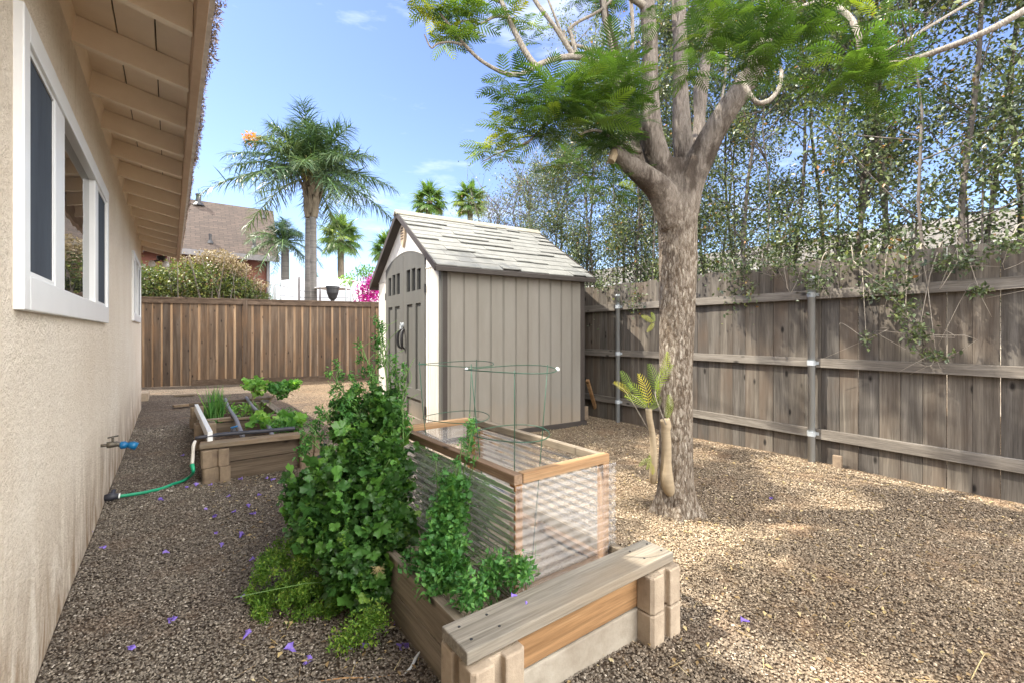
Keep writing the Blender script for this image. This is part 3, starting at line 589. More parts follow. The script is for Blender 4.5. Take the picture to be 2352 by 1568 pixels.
# front wall as gable polygon, ribs, doors
D0, D1 = .45, 1.99; AC = (D0+D1)/2
def arch(y): return 2.075+.16*(1-((y-AC)/((D1-D0)/2))**2)
ar = [(D0+(D1-D0)*i/24) for i in range(25)]
MB(MS).prism([(.045, .05), (D0, .05)]+[(y, arch(y)) for y in ar]+[(D1, .05), (LY-.03, .05), (LY-.03, EZ), (YM, RZ-.02), (.045, EZ)], .0, .03, 0).obj('front_wall', M['front'], shed)
b = MB(MS)
for y in (.10, .155, .21, .265, .32, .375, 2.07, 2.125, 2.18, 2.235, 2.29, 2.345): b.box(-.008, .002, y-.012, y+.012, .06, EZ-.02)
b.box(-.010, .002, .05, D0-.01, EZ-.012, EZ).box(-.010, .002, D1+.01, LY-.04, EZ-.012, EZ); b.obj('wall_ribs', M['front'], shed)
b = MB(MS); n = 24
for i in range(n):
    y0, y1 = ar[i], ar[i+1]; b.add([(-.016, y0, arch(y0)), (-.016, y1, arch(y1)), (-.016, y1, arch(y1)+.018), (-.016, y0, arch(y0)+.018), (0, y0, arch(y0)), (0, y1, arch(y1)), (0, y1, arch(y1)+.018), (0, y0, arch(y0)+.018)],
        [(0, 3, 2, 1), (0, 1, 5, 4), (2, 3, 7, 6)])
b.obj('arch_trim', M['sgrey'], shed)
def door(y0, y1, wins, pans, hy, hinge):
    rects = [(a, c, zb_, zt) for a, c, zb_, zt in wins+pans]
    ysx = sorted({y0, y1, *[r[0] for r in rects], *[r[1] for r in rects]}); zs = sorted({.07, 2.0, *[r[2] for r in rects], *[r[3] for r in rects]})
    b = MB(MS); xo, xi = -.014, .012
    for i in range(len(ysx)-1):
        for j in range(len(zs)-1):
            ym, zm = (ysx[i]+ysx[i+1])/2, (zs[j]+zs[j+1])/2
            if any(r[0] < ym < r[1] and r[2] < zm < r[3] for r in rects): continue
            b.add([(xo, ysx[i], zs[j]), (xo, ysx[i], zs[j+1]), (xo, ysx[i+1], zs[j+1]), (xo, ysx[i+1], zs[j])], [(0, 1, 2, 3)])
    # arched head
    zt = zs[-1]
    hh = [y0+(y1-y0)*i/14 for i in range(15)]
    b.add([(xo, y, zt) for y in hh]+[(xo, y, arch(y)) for y in hh], [(i, 15+i, 16+i, i+1) for i in range(14)])
    for r in rects:                       # reveals
        a, c, z0, z1 = r; b.add([(xo, a, z0), (xo, c, z0), (xo, c, z1), (xo, a, z1), (xi, a, z0), (xi, c, z0), (xi, c, z1), (xi, a, z1)], [(0, 1, 5, 4), (1, 2, 6, 5), (2, 3, 7, 6), (3, 0, 4, 7)])
    for r in pans: a, c, z0, z1 = r; b.add([(xi-.004, a, z0), (xi-.004, a, z1), (xi-.004, c, z1), (xi-.004, c, z0)], [(0, 1, 2, 3)])
    b.add([(xo, y0, .07), (xo, y1, .07), (.02, y1, .07), (.02, y0, .07)], [(0, 1, 2, 3)]).add([(xo, y0, .07), (xo, y0, 2.0), (.02, y0, 2.0), (.02, y0, .07)], [(0, 3, 2, 1)]).add([(xo, y1, .07), (xo, y1, 2.0), (.02, y1, 2.0), (.02, y1, .07)], [(0, 1, 2, 3)])
    d = b.obj('door', M['sgrey'], shed)
    for a, c, z0, z1 in wins: MB(MS).box(.010, .018, a-.004, c+.004, z0-.004, z1+.004).obj('window_pane', M['dark'], d)
    MB(MS).tube([(-.014, hy-.0, 1.25), (-.05, hy+hinge*.02, 1.22), (-.062, hy+hinge*.03, 1.12), (-.05, hy+hinge*.02, 1.03), (-.014, hy, 1.0)], [.012, .016, .018, .016, .010], 8, smooth=3).obj('handle', M['darkmetal'], d, smooth=True)
    hy2 = D0 if hinge < 0 else D1
    for z in (.3, 1.72): MB(MS).box(-.02, 0.0, hy2-.012, hy2+.012, z-.05, z+.05).obj('hinge', M['darkmetal'], d)
    return d
MID = AC-.0
rw = [(.58, .71, 1.72, 1.975), (.765, .898, 1.72, 1.999), (.947, 1.085, 1.72, 1.9995)]
def mir(l): return [(2*AC-c, 2*AC-a, z0, z1) for a, c, z0, z1 in l]
rp_ = [(.58, .76, .52, 1.56), (.87, 1.08, .52, 1.56), (.58, 1.08, .165, .40)]
door(D0+.004, MID-.003, rw, rp_, MID-.05, -1); dl = door(MID+.003, D1-.004, mir(rw), mir(rp_), MID+.05, 1)
b = MB(MS)
b.lathe((0, MID, 1.30), [(.035, -.03), (.035, -.014)], 12, axis=0).tube([(-.04, MID-.02, 1.30), (-.05, MID, 1.335), (-.04, MID+.02, 1.30)], .006, 6).box(-.052, -.03, MID-.028, MID+.028, 1.255, 1.30)
b.obj('padlock', M['galv'], shed)
# gable vent
vp = [(YM-.085, 2.50), (YM-.075, 2.58), (YM, 2.64), (YM+.075, 2.58), (YM+.085, 2.50), (YM+.06, 2.40), (YM, 2.31), (YM-.06, 2.40)]
M['vent'] = plain('tan_vent', (.55, .43, .30), (.46, .36, .25), 6, .6, .1, 60)
ve = MB(MS).prism(vp, -.03, -.001, 0).obj('gable_vent', M['vent'], shed, bevel=.004)
b = MB(MS)
for i, z in enumerate((2.42, 2.455, 2.49, 2.525, 2.56)): hwid = .055 if i < 4 else .04; b.box(-.034, -.031, YM-hwid, YM+hwid, z, z+.014)
b.obj('vent_slot', M['seam'], ve)
# roof: two slopes of staggered shingle courses, dark edge trim, ridge cap
X0, X1 = -.10, LX+.09; OV = .085
slope = (RZ-EZ)/YM; NS = 11
def roofside(sgn):
    def Y(t): return (YM - sgn*0) + sgn*t     # t = horizontal distance from ridge
    T1 = YM+OV
    base = MB(MS).prism([(Y(0), RZ+.015), (Y(T1), RZ+.015-slope*T1), (Y(T1), RZ-.02-slope*T1), (Y(0), RZ-.02)], X0, X1, 0).obj('roof', M['strim'], shed)
    b = MB(MS); st = T1/NS
    for i in range(NS):
        t0, t1 = i*st-.012, (i+1)*st+.004; x = X0+.012
        while x < X1-.02:
            wd = random.uniform(.16, .42); xe = min(x+wd, X1-.012); lift = random.choice([.012, .014, .024, .028]); tt = t1+random.choice([0, 0, .006, -.006])
            za, zb_ = RZ+.018-slope*t0, RZ+.016-slope*tt+lift
            b.add([(x, Y(t0), za+.002), (xe, Y(t0), za+.002), (xe, Y(tt), zb_), (x, Y(tt), zb_), (x, Y(tt), zb_-.010), (xe, Y(tt), zb_-.010), (x, Y(t0), za-.006), (xe, Y(t0), za-.006)],
                  [(0, 1, 2, 3), (3, 2, 5, 4), (0, 3, 4, 6), (1, 7, 5, 2), (4, 5, 7, 6)] if sgn < 0 else [(0, 3, 2, 1), (3, 4, 5, 2), (0, 6, 4, 3), (1, 2, 5, 7), (4, 6, 7, 5)])
            x = xe+.0025
    b.obj('shingles', M['shingle'], base)
    MB(MS).prism([(Y(T1-.02), RZ+.02-slope*T1), (Y(T1+.025), RZ+.0-slope*T1), (Y(T1+.025), RZ-.045-slope*T1), (Y(T1-.02), RZ-.045-slope*T1)], X0-.005, X1+.005, 0).obj('eave_trim', M['strim'], base)
    for xa in (X0-.014, X1): MB(MS).prism([(Y(.01), RZ+.030), (Y(T1), RZ+.030-slope*T1), (Y(T1), RZ-.045-slope*T1), (Y(.01), RZ-.045)], xa, xa+.014, 0).obj('rake_trim', M['strim'], base)
roofside(-1); roofside(1)
MB(MS).prism([(YM-.07, RZ-.005), (YM, RZ+.058), (YM+.07, RZ-.005), (YM+.06, RZ-.02), (YM, RZ+.035), (YM-.06, RZ-.02)], X0-.03, X1+.02, 0).obj('ridge_cap', M['ridgecap'], shed)
names = ['first', 'second', 'third', 'fourth', 'fifth', 'sixth', 'seventh', 'eighth', 'ninth', 'tenth', 'eleventh', 'twelfth', 'thirteenth', 'fourteenth', 'fifteenth', 'sixteenth', 'seventeenth', 'eighteenth', 'nineteenth', 'twentieth', 'twenty-first', 'twenty-second', 'twenty-third', 'twenty-fourth', 'twenty-fifth', 'twenty-sixth', 'twenty-seventh', 'twenty-eighth', 'twenty-ninth', 'thirtieth']
# ------------------------------------------------------------------ raised beds
def block(cx, cy_, z0, z1, mat, parent, h=.095, rot=0):
    s, d, c = .019, .026, .012
    q = [(h-c, -h), (h, -h+c), (h, -s), (h-d, -s), (h-d, s), (h, s), (h, h-c), (h-c, h), (s, h), (s, h-d), (-s, h-d), (-s, h), (-h+c, h), (-h, h-c), (-h, s), (-h+d, s), (-h+d, -s), (-h, -s), (-h, -h+c), (-h+c, -h), (-s, -h), (-s, -h+d), (s, -h+d), (s, -h)]
    Mx = Matrix.Translation((cx, cy_, 0)) @ Matrix.Rotation(rot, 4, 'Z')
    return MB(Mx).prism(q, z0, z1, 2).obj('block', mat, parent, bevel=.006)
bed = empty('raised_bed', (1.15, 2.1, 0), 'raised garden bed of timber boards and tan concrete blocks with a bench plank', 'raised bed')
XL, XR, Y0, Y1 = .755, 1.56, 1.165, 3.12
for x in (XL, XR):
    for y in (Y0, Y1):
        for k in range(2): block(x+random.uniform(-.004, .004), y+random.uniform(-.004, .004), -.02+k*.143, .118+k*.145, M['block'], bed, rot=random.uniform(-.03, .03))
MB().box(XL+.072, XR-.072, Y0-.018, Y0+.018, .128, .268).obj('front_board', M['orange'], bed, bevel=.003)
MB().box(XL+.072, XR-.072, Y0-.021, Y0+.018, -.03, .122).obj('front_board', M['pale_conc'], bed, bevel=.006)['label'] = 'pale dirty lower board'
for x in (XL, XR):
    MB().box(x-.018, x+.018, Y0+.072, Y1-.072, .139, .272).obj('side_board', M['bedy'], bed, bevel=.003)
    MB().box(x-.019, x+.018, Y0+.072, Y1-.072, -.03, .134).obj('side_board', M['bedy'], bed, bevel=.003)
MB().box(XL+.072, XR-.072, Y1-.018, Y1+.018, -.03, .27).obj('rear_board', M['bedx'], bed, bevel=.003)
pl = MB(Matrix.Translation((1.15, 1.17, 0)) @ Matrix.Rotation(R(.2), 4, 'Z'))
pl.box(-.49, .49, -.075, .073, .274, .312); pl.obj('bench_plank', M['cap'], bed, bevel=.004)
b = MB()
for x_ in (.70, .80, 1.50, 1.61): 
    for y_ in (1.135, 1.205): b.lathe((x_, y_, 0), [(.0045, .311), (.0045, .3135), (.003, .3140)], 8)
b.obj('screws', M['darkmetal'], bed)
def soil(x0, x1, y0, y1, z, mat, parent, n=26):
    gx, gy = np.meshgrid(np.linspace(x0, x1, n), np.linspace(y0, y1, n*2), indexing='ij')
    zz = z+.012*np.sin(gx*23+gy*9)+.012*np.sin(gy*17-gx*7)+rng.normal(0, .004, gx.shape)
    I = np.arange(n*n*2).reshape(n, n*2); F = np.stack([I[:-1, :-1], I[1:, :-1], I[1:, 1:], I[:-1, 1:]], 2).reshape(-1, 4)
    return npmesh('soil', np.stack([gx, gy, zz], 2).reshape(-1, 3), F, mat, parent)
soil(XL+.02, XR-.02, Y0+.02, Y1-.02, .175, M['mulch'], bed)
# far bed
bed2 = empty('raised_bed', (.65, 5.8, 0), 'low brown raised bed by the house with grey hoses and seedlings', 'raised bed')
for x in (.295, 1.02):
    for y in (4.48, 5.78, 7.16):
        for k in range(2): block(x+random.uniform(-.006, .006), y, -.02+k*.14, .118+k*.142, M['block_far'], bed2)
for z0, z1 in ((-.03, .128), (.135, .262)):
    MB().box(.37, .95, 4.462, 4.498, z0, z1).obj('front_board', M['bed_dim'], bed2, bevel=.003)
    for x in (.295, 1.02):
        MB().box(x-.018, x+.018, 4.555, 5.705, z0, z1).obj('side_board', M['bedy'], bed2, bevel=.003)
        MB().box(x-.018, x+.018, 5.855, 7.085, z0, z1).obj('side_board', M['bedy'], bed2, bevel=.003)
    MB().box(.37, .95, 7.142, 7.178, z0, z1).obj('rear_board', M['bed_dim'], bed2, bevel=.003)
MB().box(.37, .95, 5.76, 5.80, .02, .245).obj('cross_board', M['bed_dim'], bed2, bevel=.003)
MB().box(.40, 1.08, 5.745, 5.815, .262, .28).obj('cross_cap', M['bedx'], bed2, bevel=.003)
MB().bar((.19, 4.49, .291), (1.12, 4.405, .291), .145, .036).obj('top_plank', M['bedx'], bed2, bevel=.003)
MB().bar((.19, 7.2, .291), (1.13, 7.2, .291), .10, .036).obj('top_plank', M['bed_dim'], bed2, bevel=.003)
MB().box(.985, 1.075, 4.6, 7.1, .266, .284).obj('side_plank', M['bedy'], bed2, bevel=.003)
soil(.31, 1.01, 4.5, 7.15, .13, M['soil'], bed2)
MB().bar((.262, 4.53, .345), (.25, 6.75, .30), .036, .085).obj('white_board', M['white'], None, bevel=.002, loc=(.25, 5.5, .3))
tag(bpy.data.objects['white_board'], 'long narrow white painted board lying across the far raised bed', 'board')
MB().bar((.215, 5.76, .293), (.52, 5.775, .293), .05, .014).obj('thin_slat', M['bedx'], None, loc=(.36, 5.77, .29)); tag(bpy.data.objects['thin_slat'], 'thin weathered slat lying over the blocks halfway along the far bed', 'slat')
# hoses and pipe of the far bed
def curve(name, pts, r, mat, label, cat_, smooth=5, n=10):
    o = MB().tube(pts, r, n, smooth=smooth).obj(name, mat, None, smooth=True, loc=pts[0]); return tag(o, label, cat_)
curve('black_pipe', [(.16, 4.545, .345), (.36, 4.54, .352), (.62, 4.52, .345), (.86, 4.50, .342), (.90, 4.50, .34)], [.013, .016, .016, .018, .017], M['blackhose'], 'black pipe lying on the near plank of the far raised bed', 'pipe')
vo_ = empty('hose_valve', (.43, 4.56, .36), 'small dark blue plastic valve on the black pipe', 'valve')
MB().lathe((.43, 0, .37), [(.013, 4.53), (.02, 4.54), (.02, 4.58), (.012, 4.60)], 12, axis=1).obj('body', M['blackhose'], vo_, smooth=True)
MB().bar((.41, 4.565, .395), (.465, 4.565, .405), .02, .012).obj('lever', M['blue'], vo_, bevel=.003)
curve('grey_hose', [(.505, 4.62, .30), (.52, 5.0, .31), (.545, 5.6, .315), (.56, 6.4, .30), (.585, 7.18, .325)], .019, M['greyhose'], 'grey hose running the length of the far bed, nearer the house', 'hose')
curve('grey_hose', [(.74, 4.62, .27), (.765, 5.0, .30), (.79, 5.6, .31), (.81, 6.4, .30), (.83, 7.18, .325)], .019, M['greyhose'], 'grey hose running the length of the far bed, away from the house', 'hose')
g1 = G(443, 1082, .09); g2 = G(446, 1030, .30)
pv = W(443, 1020, 3.72)
curve('white_pipe', [W(448, 1012, 3.70), W(444, 1024, 3.66), W(443, 1040, 3.64), W(441, 1066, 3.60)], [.011, .0125, .0125, .015], M['pvc'], 'short white pipe hanging down the corner of the far bed', 'pipe', 4)
hp = [W(441, 1066, 3.60), W(444, 1082, 3.58), G(437, 1092, .05), G(420, 1103, .015), G(396, 1111, .02), G(370, 1121, .012), G(330, 1130, .02), G(285, 1137, .03), G(272, 1138, .035)]
curve('green_hose', hp, [.017]+[.0115]*8, M['greenhose'], 'green garden hose running over the gravel from the wall to the far bed', 'hose')
p0, p1, p2 = G(272, 1138, .035), G(256, 1139, .04), G(240, 1143, .035)
ht = empty('hose_coupling', tuple(p1), 'black hose coupling with a white ring at the foot of the stucco wall', 'hose coupling')
MB().tube([p0, p1, p2], [.017, .027, .022], 12).tube([p1+Vector((0, 0, .0)), p1+Vector((.01, .03, .035))], [.018, .014], 10).obj('body', M['blackhose'], ht, smooth=True)
MB().tube([p0+(p0-p1)*.25, p0], .0185, 12).obj('ring', M['tag'], ht, smooth=True)
# ------------------------------------------------------------------ cold frame with clear corrugated sides
CX0, CX1, CY0, CY1, CZ0, CZ1 = 1.03, 1.549, 1.36, 2.50, .19, .668
cf = empty('cold_frame', (1.29, 1.93, CZ0), 'open timber cold frame with clear corrugated plastic sides standing in the near bed', 'cold frame')
w_ = .036
for x in (CX0, CX1-w_):
    for y in (CY0, CY1-w_, ): MB().box(x, x+w_, y, y+w_, CZ0, CZ1-w_-.001).obj('post', M['frz'], cf, bevel=.002)
MB().box(CX0-.004, CX0+w_, CY0, CY1, CZ1-w_, CZ1+.002).obj('top_rail', M['fry'], cf, bevel=.003)
MB().box(CX1-w_, CX1, CY0+w_+.002, CY1, CZ1-w_, CZ1).obj('top_rail', M['cap'] if 0 else M['bedy'], cf, bevel=.003)
MB().box(CX0+w_+.002, CX1+.002, CY0-.002, CY0+w_, CZ1-w_, CZ1+.003).obj('top_rail', M['frx'], cf, bevel=.003)
MB().box(CX0+w_+.002, CX1-w_-.002, CY1-w_, CY1, CZ1-w_, CZ1).obj('top_rail', M['frx'], cf, bevel=.003)
for x in (CX0+.002, CX1-w_+.002): MB().box(x, x+w_-.004, CY0+w_+.002, CY1-w_-.002, CZ0+.0, CZ0+.034).obj('bottom_rail', M['fry'], cf, bevel=.002)
MB().box(CX0+w_+.002, CX1-w_-.002, CY0+.002, CY0+w_-.002, CZ0+.0, CZ0+.034).obj('bottom_rail', M['frx'], cf, bevel=.002)
def sheet(a, b, off, z0, z1, name='plastic_side'):
    a, b = Vector(a), Vector(b); n_ = Vector(off); m_ = 88; nxs = 2
    V = []; F = []
    for i in range(m_+1):
        z = z0+(z1-z0)*i/m_; d = .005*math.sin(2*math.pi*z/.036)
        for p in (a, b): V.append(tuple(Vector((p.x, p.y, z))+n_*(d+.0075)))
    for i in range(m_): F.append((2*i, 2*i+1, 2*i+3, 2*i+2))
    return npmesh(name, V, F, M['plastic'], cf, smooth=True)
sheet((CX0, CY0-.006, 0), (CX0, CY1+.01, 0), (-1, 0, 0), CZ0-.005, CZ1-.040)
sheet((CX0-.004, CY0, 0), (CX1+.035, CY0, 0), (0, -1, 0), CZ0-.005, CZ1-.038)
sheet((CX1, CY0-.01, 0), (CX1, CY1+.01, 0), (1, 0, 0), CZ0-.005, CZ1-.040)
sheet((CX0-.01, CY1, 0), (CX1+.01, CY1, 0), (0, 1, 0), CZ0-.005, CZ1-.040)
# tomato cages
def cage(cx, cy_, rings, stakes, tilt, label):
    t = empty('tomato_cage', (cx, cy_, .18), label, 'tomato cage', 'green wire tomato cages')
    def C(z): return Vector((cx+tilt[0]*(z-.2), cy_+tilt[1]*(z-.2), z))
    for z, r in rings:
        pts = [C(z)+Vector((r*math.cos(a), r*math.sin(a), .006*math.sin(a*2+1))) for a in np.linspace(0, 2*math.pi, 41)]
        MB().tube(pts, .0022, 6, cap=False).obj('ring', M['wire'], t, smooth=True)
    (z1, r1), (z0, r0) = rings[0], rings[-1]
    for a in stakes:
        d = Vector((math.cos(a), math.sin(a), 0)); MB().tube([C(z1+.012)+d*r1, C(z0)+d*(r0+.002), C(.17)+d*(.11)], .0022, 6).obj('stake', M['wire'], t, smooth=True)
    return t
c1 = cage(1.225, 1.64, [(1.04, .205), (.755, .172)], [R(-5), R(118), R(238)], (-.01, .0), 'green wire tomato cage at the near end of the cold frame')
MB().tube([Vector((1.225, 1.64, 1.041))+Vector((.205*math.cos(a), .205*math.sin(a), 0)) for a in (R(-42), R(-36), R(-31))], .008, 8).obj('tag', M['tag'], c1)
MB().tube([Vector((1.225, 1.64, 1.041))+Vector((.205*math.cos(a), .205*math.sin(a), 0)) for a in (R(139), R(146), R(152))], .006, 8).obj('tag', M['tag'], c1)
cage(1.30, 2.27, [(1.027, .213), (.727, .187)], [R(25), R(140), R(262)], (0, 0), 'green wire tomato cage at the far end of the cold frame')
# ------------------------------------------------------------------ plants
def plant(name, loc, label, cat_, stems, parts, group=None, stemmat=None):
    r = empty(name, tuple(loc), label, cat_, group)
    if stems:
        b = MB()
        for s in stems: b.tube(s[0], s[1], 5, smooth=3)
        b.obj('stem', stemmat or M['stemgreen'], r, smooth=True)
    for nm, mat, data in parts: npmesh(nm, data[0], data[1], mat, r, tint=data[2])
    return r
M['stemgreen'] = plain('green_stem', (.13, .22, .06), (.08, .15, .04), 12, .6, .1, 40)
M['twig'] = plain('brown_twig', (.20, .15, .10), (.12, .09, .06), 12, .8, .2, 60)
def wc(u, v, yc, ru, rv, rd=None, w_=1.0):
    s = yc/1050; return (tuple(W(u, v, yc)), (ru*s, (rd or ru)*s, rv*s), w_)
pr = Vector((.93, 2.25, .18))
cl = [wc(835, 1180, 2.12, 92, 100, 80, 1.1), wc(775, 1115, 2.25, 65, 82, 70, .7), wc(850, 1040, 2.33, 66, 80, 60, .9), wc(885, 960, 2.40, 34, 60, 35, .4), wc(800, 970, 2.42, 36, 62, 35, .4),
      wc(745, 1195, 2.10, 62, 62, 60, .5), wc(700, 1185, 2.1, 30, 26, 40, .15), wc(885, 1110, 2.28, 60, 100, 40, .8), wc(815, 1290, 1.98, 70, 62, 60, .6), wc(890, 1230, 2.02, 58, 55, 45, .5), wc(700, 1130, 2.2, 40, 40, 50, .25), wc(855, 1340, 1.9, 40, 45, 40, .2)]
LV = cloud(cl, 780, (.016, .046), PARSLEY, out=.6, shell=.42)
sp_c = []
for (u, v, yc, h) in ((762, 900, 2.4, 130), (775, 870, 2.5, 110), (830, 830, 2.45, 130), (845, 880, 2.4, 120), (868, 800, 2.5, 170), (872, 760, 2.5, 90), (905, 860, 2.45, 110), (932, 880, 2.42, 110), (925, 950, 2.40, 60), (735, 960, 2.35, 60), (810, 890, 2.4, 90), (790, 940, 2.3, 80), (700, 1010, 2.3, 40)):
    for k in range(5):
        t = k/4; sp_c.append(wc(u+random.uniform(-9, 9), v+h*(t-.3), yc, 7+15*t, 15, 12, .35+.4*t))
sg, sgs = [], []
for _ in range(150):
    c, r_, w__ = random.choice(cl); c = Vector(c); dn_ = Vector((random.gauss(0, 1), random.gauss(0, 1), random.gauss(.35, .8))).normalized(); e = c+Vector((dn_.x*r_[0], dn_.y*r_[1], dn_.z*r_[2]))*random.uniform(1.0, 1.45)
    sgs.append(([c, c.lerp(e, .6)+Vector((0, 0, .015)), e], [.004, .003, .0012]))
    for k in range(4): q = c.lerp(e, .55+.15*k); sg.append((tuple(q), (.022, .022, .018), 1))
LVb_ = cloud([(c, (r_[0]*1.05, r_[1]*1.05, r_[2]*1.05), w_*(1.2 if c[2] < .55 else .3)) for c, r_, w_ in cl], 42, (.05, .078), PARSLEY, out=.7, shell=.85)
LVs = cloud(sg, 5, (.014, .038), PARSLEY, out=.8, shell=.2)
LV2 = cloud(sp_c, 120, (.010, .026), LEAF, out=.3, shell=.1)
stems = []
for (u, v, yc) in ((762, 860, 2.4), (830, 790, 2.45), (866, 735, 2.5), (872, 745, 2.52), (907, 820, 2.45), (935, 840, 2.42), (845, 840, 2.4), (800, 900, 2.4), (740, 930, 2.35), (925, 930, 2.35), (700, 1000, 2.3), (690, 1130, 2.15), (720, 1230, 2.05), (820, 1300, 2.0)):
    e = W(u, v, yc); mid = pr.lerp(e, .55)+Vector((random.uniform(-.04, .04), random.uniform(-.04, .04), .03)); stems.append(([pr+Vector((random.uniform(-.06, .06), random.uniform(-.2, .2), 0)), mid, e], [.009, .006, .002]))
    for k in range(4):
        a = mid.lerp(e, .3+.16*k); stems.append(([a, a+Vector((random.uniform(-.05, .05), random.uniform(-.05, .05), .07)), a+Vector((random.uniform(-.08, .08), random.uniform(-.08, .08), .12))], [.003, .002, .001]))
plant('parsley_bush', pr, 'large dark green parsley gone to seed, spilling over the left board of the near bed', 'herb', stems+sgs, [('leaves', M['parsley'], cat([LV, LVs, LVb_])), ('seed_stalk_leaves', M['herb'], LV2)])
# umbel dried head
um = W(868, 1300, 1.86); b = MB()
for k in range(26):
    a = random.uniform(0, 6.28); q = Vector((math.cos(a)*.03, math.sin(a)*.03, random.uniform(-.03, .005))); b.tube([um, um+q*.6+Vector((0, 0, -.004)), um+q], .0009, 4)
b.tube([um, um+Vector((.01, .02, -.07)), um+Vector((.02, .05, -.14))], .002, 5); M['dry'] = plain('dry_stalk', (.45, .36, .18), (.33, .25, .12), 12, .8, 0)
tag(b.obj('dried_umbel', M['dry'], None, loc=um), 'dried tan umbel seed head drooping over the side board', 'seed head')
# feathery ground herb left of the bed
fp = G(690, 1420)
fc = []
for _ in range(210):
    a_, q_ = random.uniform(0, 6.28), random.random()**.6; u_, v_ = 688+118*q_*math.cos(a_), 1345+125*q_*math.sin(a_)
    if u_ > 640 or v_ > 1250 or random.random() < .4: fc.append(wc(u_+(1345-v_)*.25, v_, 2.02-.12*(v_-1345)/125+random.uniform(-.10, .16)*(1-q_*.5), 15, 15, 15, 1))
fr = cloud(fc, 160, (.006, .016), LEAF, out=.3, shell=.0)
plant('feathery_herb', fp, 'bright feathery green herb sprawling on the gravel below the parsley', 'herb', [([fp, fp+Vector((random.uniform(-.2, .15), random.uniform(-.2, .2), .12)), fp+Vector((random.uniform(-.3, .2), random.uniform(-.25, .25), .26))], [.003, .002, .001]) for _ in range(2)], [('leaves', M['feather'], fr)])
fp = G(820, 1480)
fr = cloud([wc(835, 1440, 1.72, 58, 42, 50, 1), wc(790, 1470, 1.7, 40, 26, 40, .5), wc(865, 1415, 1.75, 35, 35, 30, .5)], 1000, (.007, .017), LEAF, out=.3, shell=.0)
plant('small_herb', fp, 'small low green herb on the gravel against the left bed board', 'herb', [([fp, fp+Vector((.03, .02, .05)), fp+Vector((.05, .03, .1))], .0015)], [('leaves', M['feather'], fr)])
# flowering herb in front of the frame
pb = Vector((.93, 1.78, .18))
cl = [wc(1030, 1190, 1.85, 48, 55, 30, .8), wc(1010, 1255, 1.78, 52, 45, 35, .6), wc(1045, 1130, 1.88, 36, 45, 26, .5), wc(1030, 1310, 1.68, 50, 40, 34, .5)]
LVb = cloud(cl, 620, (.014, .03), PARSLEY, out=.5, shell=.35)
tops = [(1085, 985, 1.95), (1062, 1010, 1.95), (1020, 1085, 1.9), (1000, 1050, 1.95), (1090, 1060, 1.92), (1048, 1060, 1.92)]
sc_ = [];  st = []
for u, v, yc in tops:
    e = W(u, v, yc); st.append(([pb, pb.lerp(e, .6)+Vector((.01, 0, 0)), e], [.005, .004, .0015]))
    for t in (0, .18, .36, .5): q = e.lerp(pb, t); sc_.append((tuple(q), (.022+.02*t, .022, .025), .4))
plant('flowering_herb', pb, 'tall leggy herb with thin seed stalks in front of the clear plastic side', 'herb', st, [('leaves', M['herb'], LVb), ('seed_stalk_leaves', M['herb'], cloud(sc_, 110, (.008, .02), LEAF, shell=.1))])
pm = Vector((.95, 1.42, .18))
cl = [wc(960, 1290, 1.8, 45, 40, 40, .5), wc(1010, 1330, 1.66, 60, 42, 40, .8), wc(1080, 1360, 1.55, 50, 48, 34, .8), wc(1140, 1310, 1.62, 45, 48, 26, .7), wc(1195, 1310, 1.62, 34, 38, 20, .5), wc(1050, 1250, 1.75, 40, 40, 26, .4)]
plant('mint_patch', pm, 'low leafy mint filling the near left corner of the bed behind the bench plank', 'herb', [([pm+Vector((random.uniform(-.1, .2), random.uniform(-.1, .2), 0)), pm+Vector((random.uniform(-.12, .25), random.uniform(-.1, .2), .1)), pm+Vector((random.uniform(-.12, .28), random.uniform(-.1, .2), .17))], [.003, .002, .001]) for _ in range(26)], [('leaves', M['herb'], cloud(cl, 620, (.012, .030), LEAF, out=.3, shell=.2))])
pn = W(1090, 1015, 2.3); plant('seedling', (1.12, 2.12, .18), 'spindly seedling growing inside the cold frame by its post', 'seedling', [([Vector((1.12, 2.12, .18)), W(1085, 1010, 2.35), W(1078, 965, 2.35)], [.004, .003, .001])], [('leaves', M['herb'], cloud([(tuple(W(1083, 985, 2.35)), (.035, .03, .07), 1), (tuple(W(1075, 1030, 2.35)), (.05, .04, .06), .8)], 130, (.012, .03), LEAF, shell=.1))])
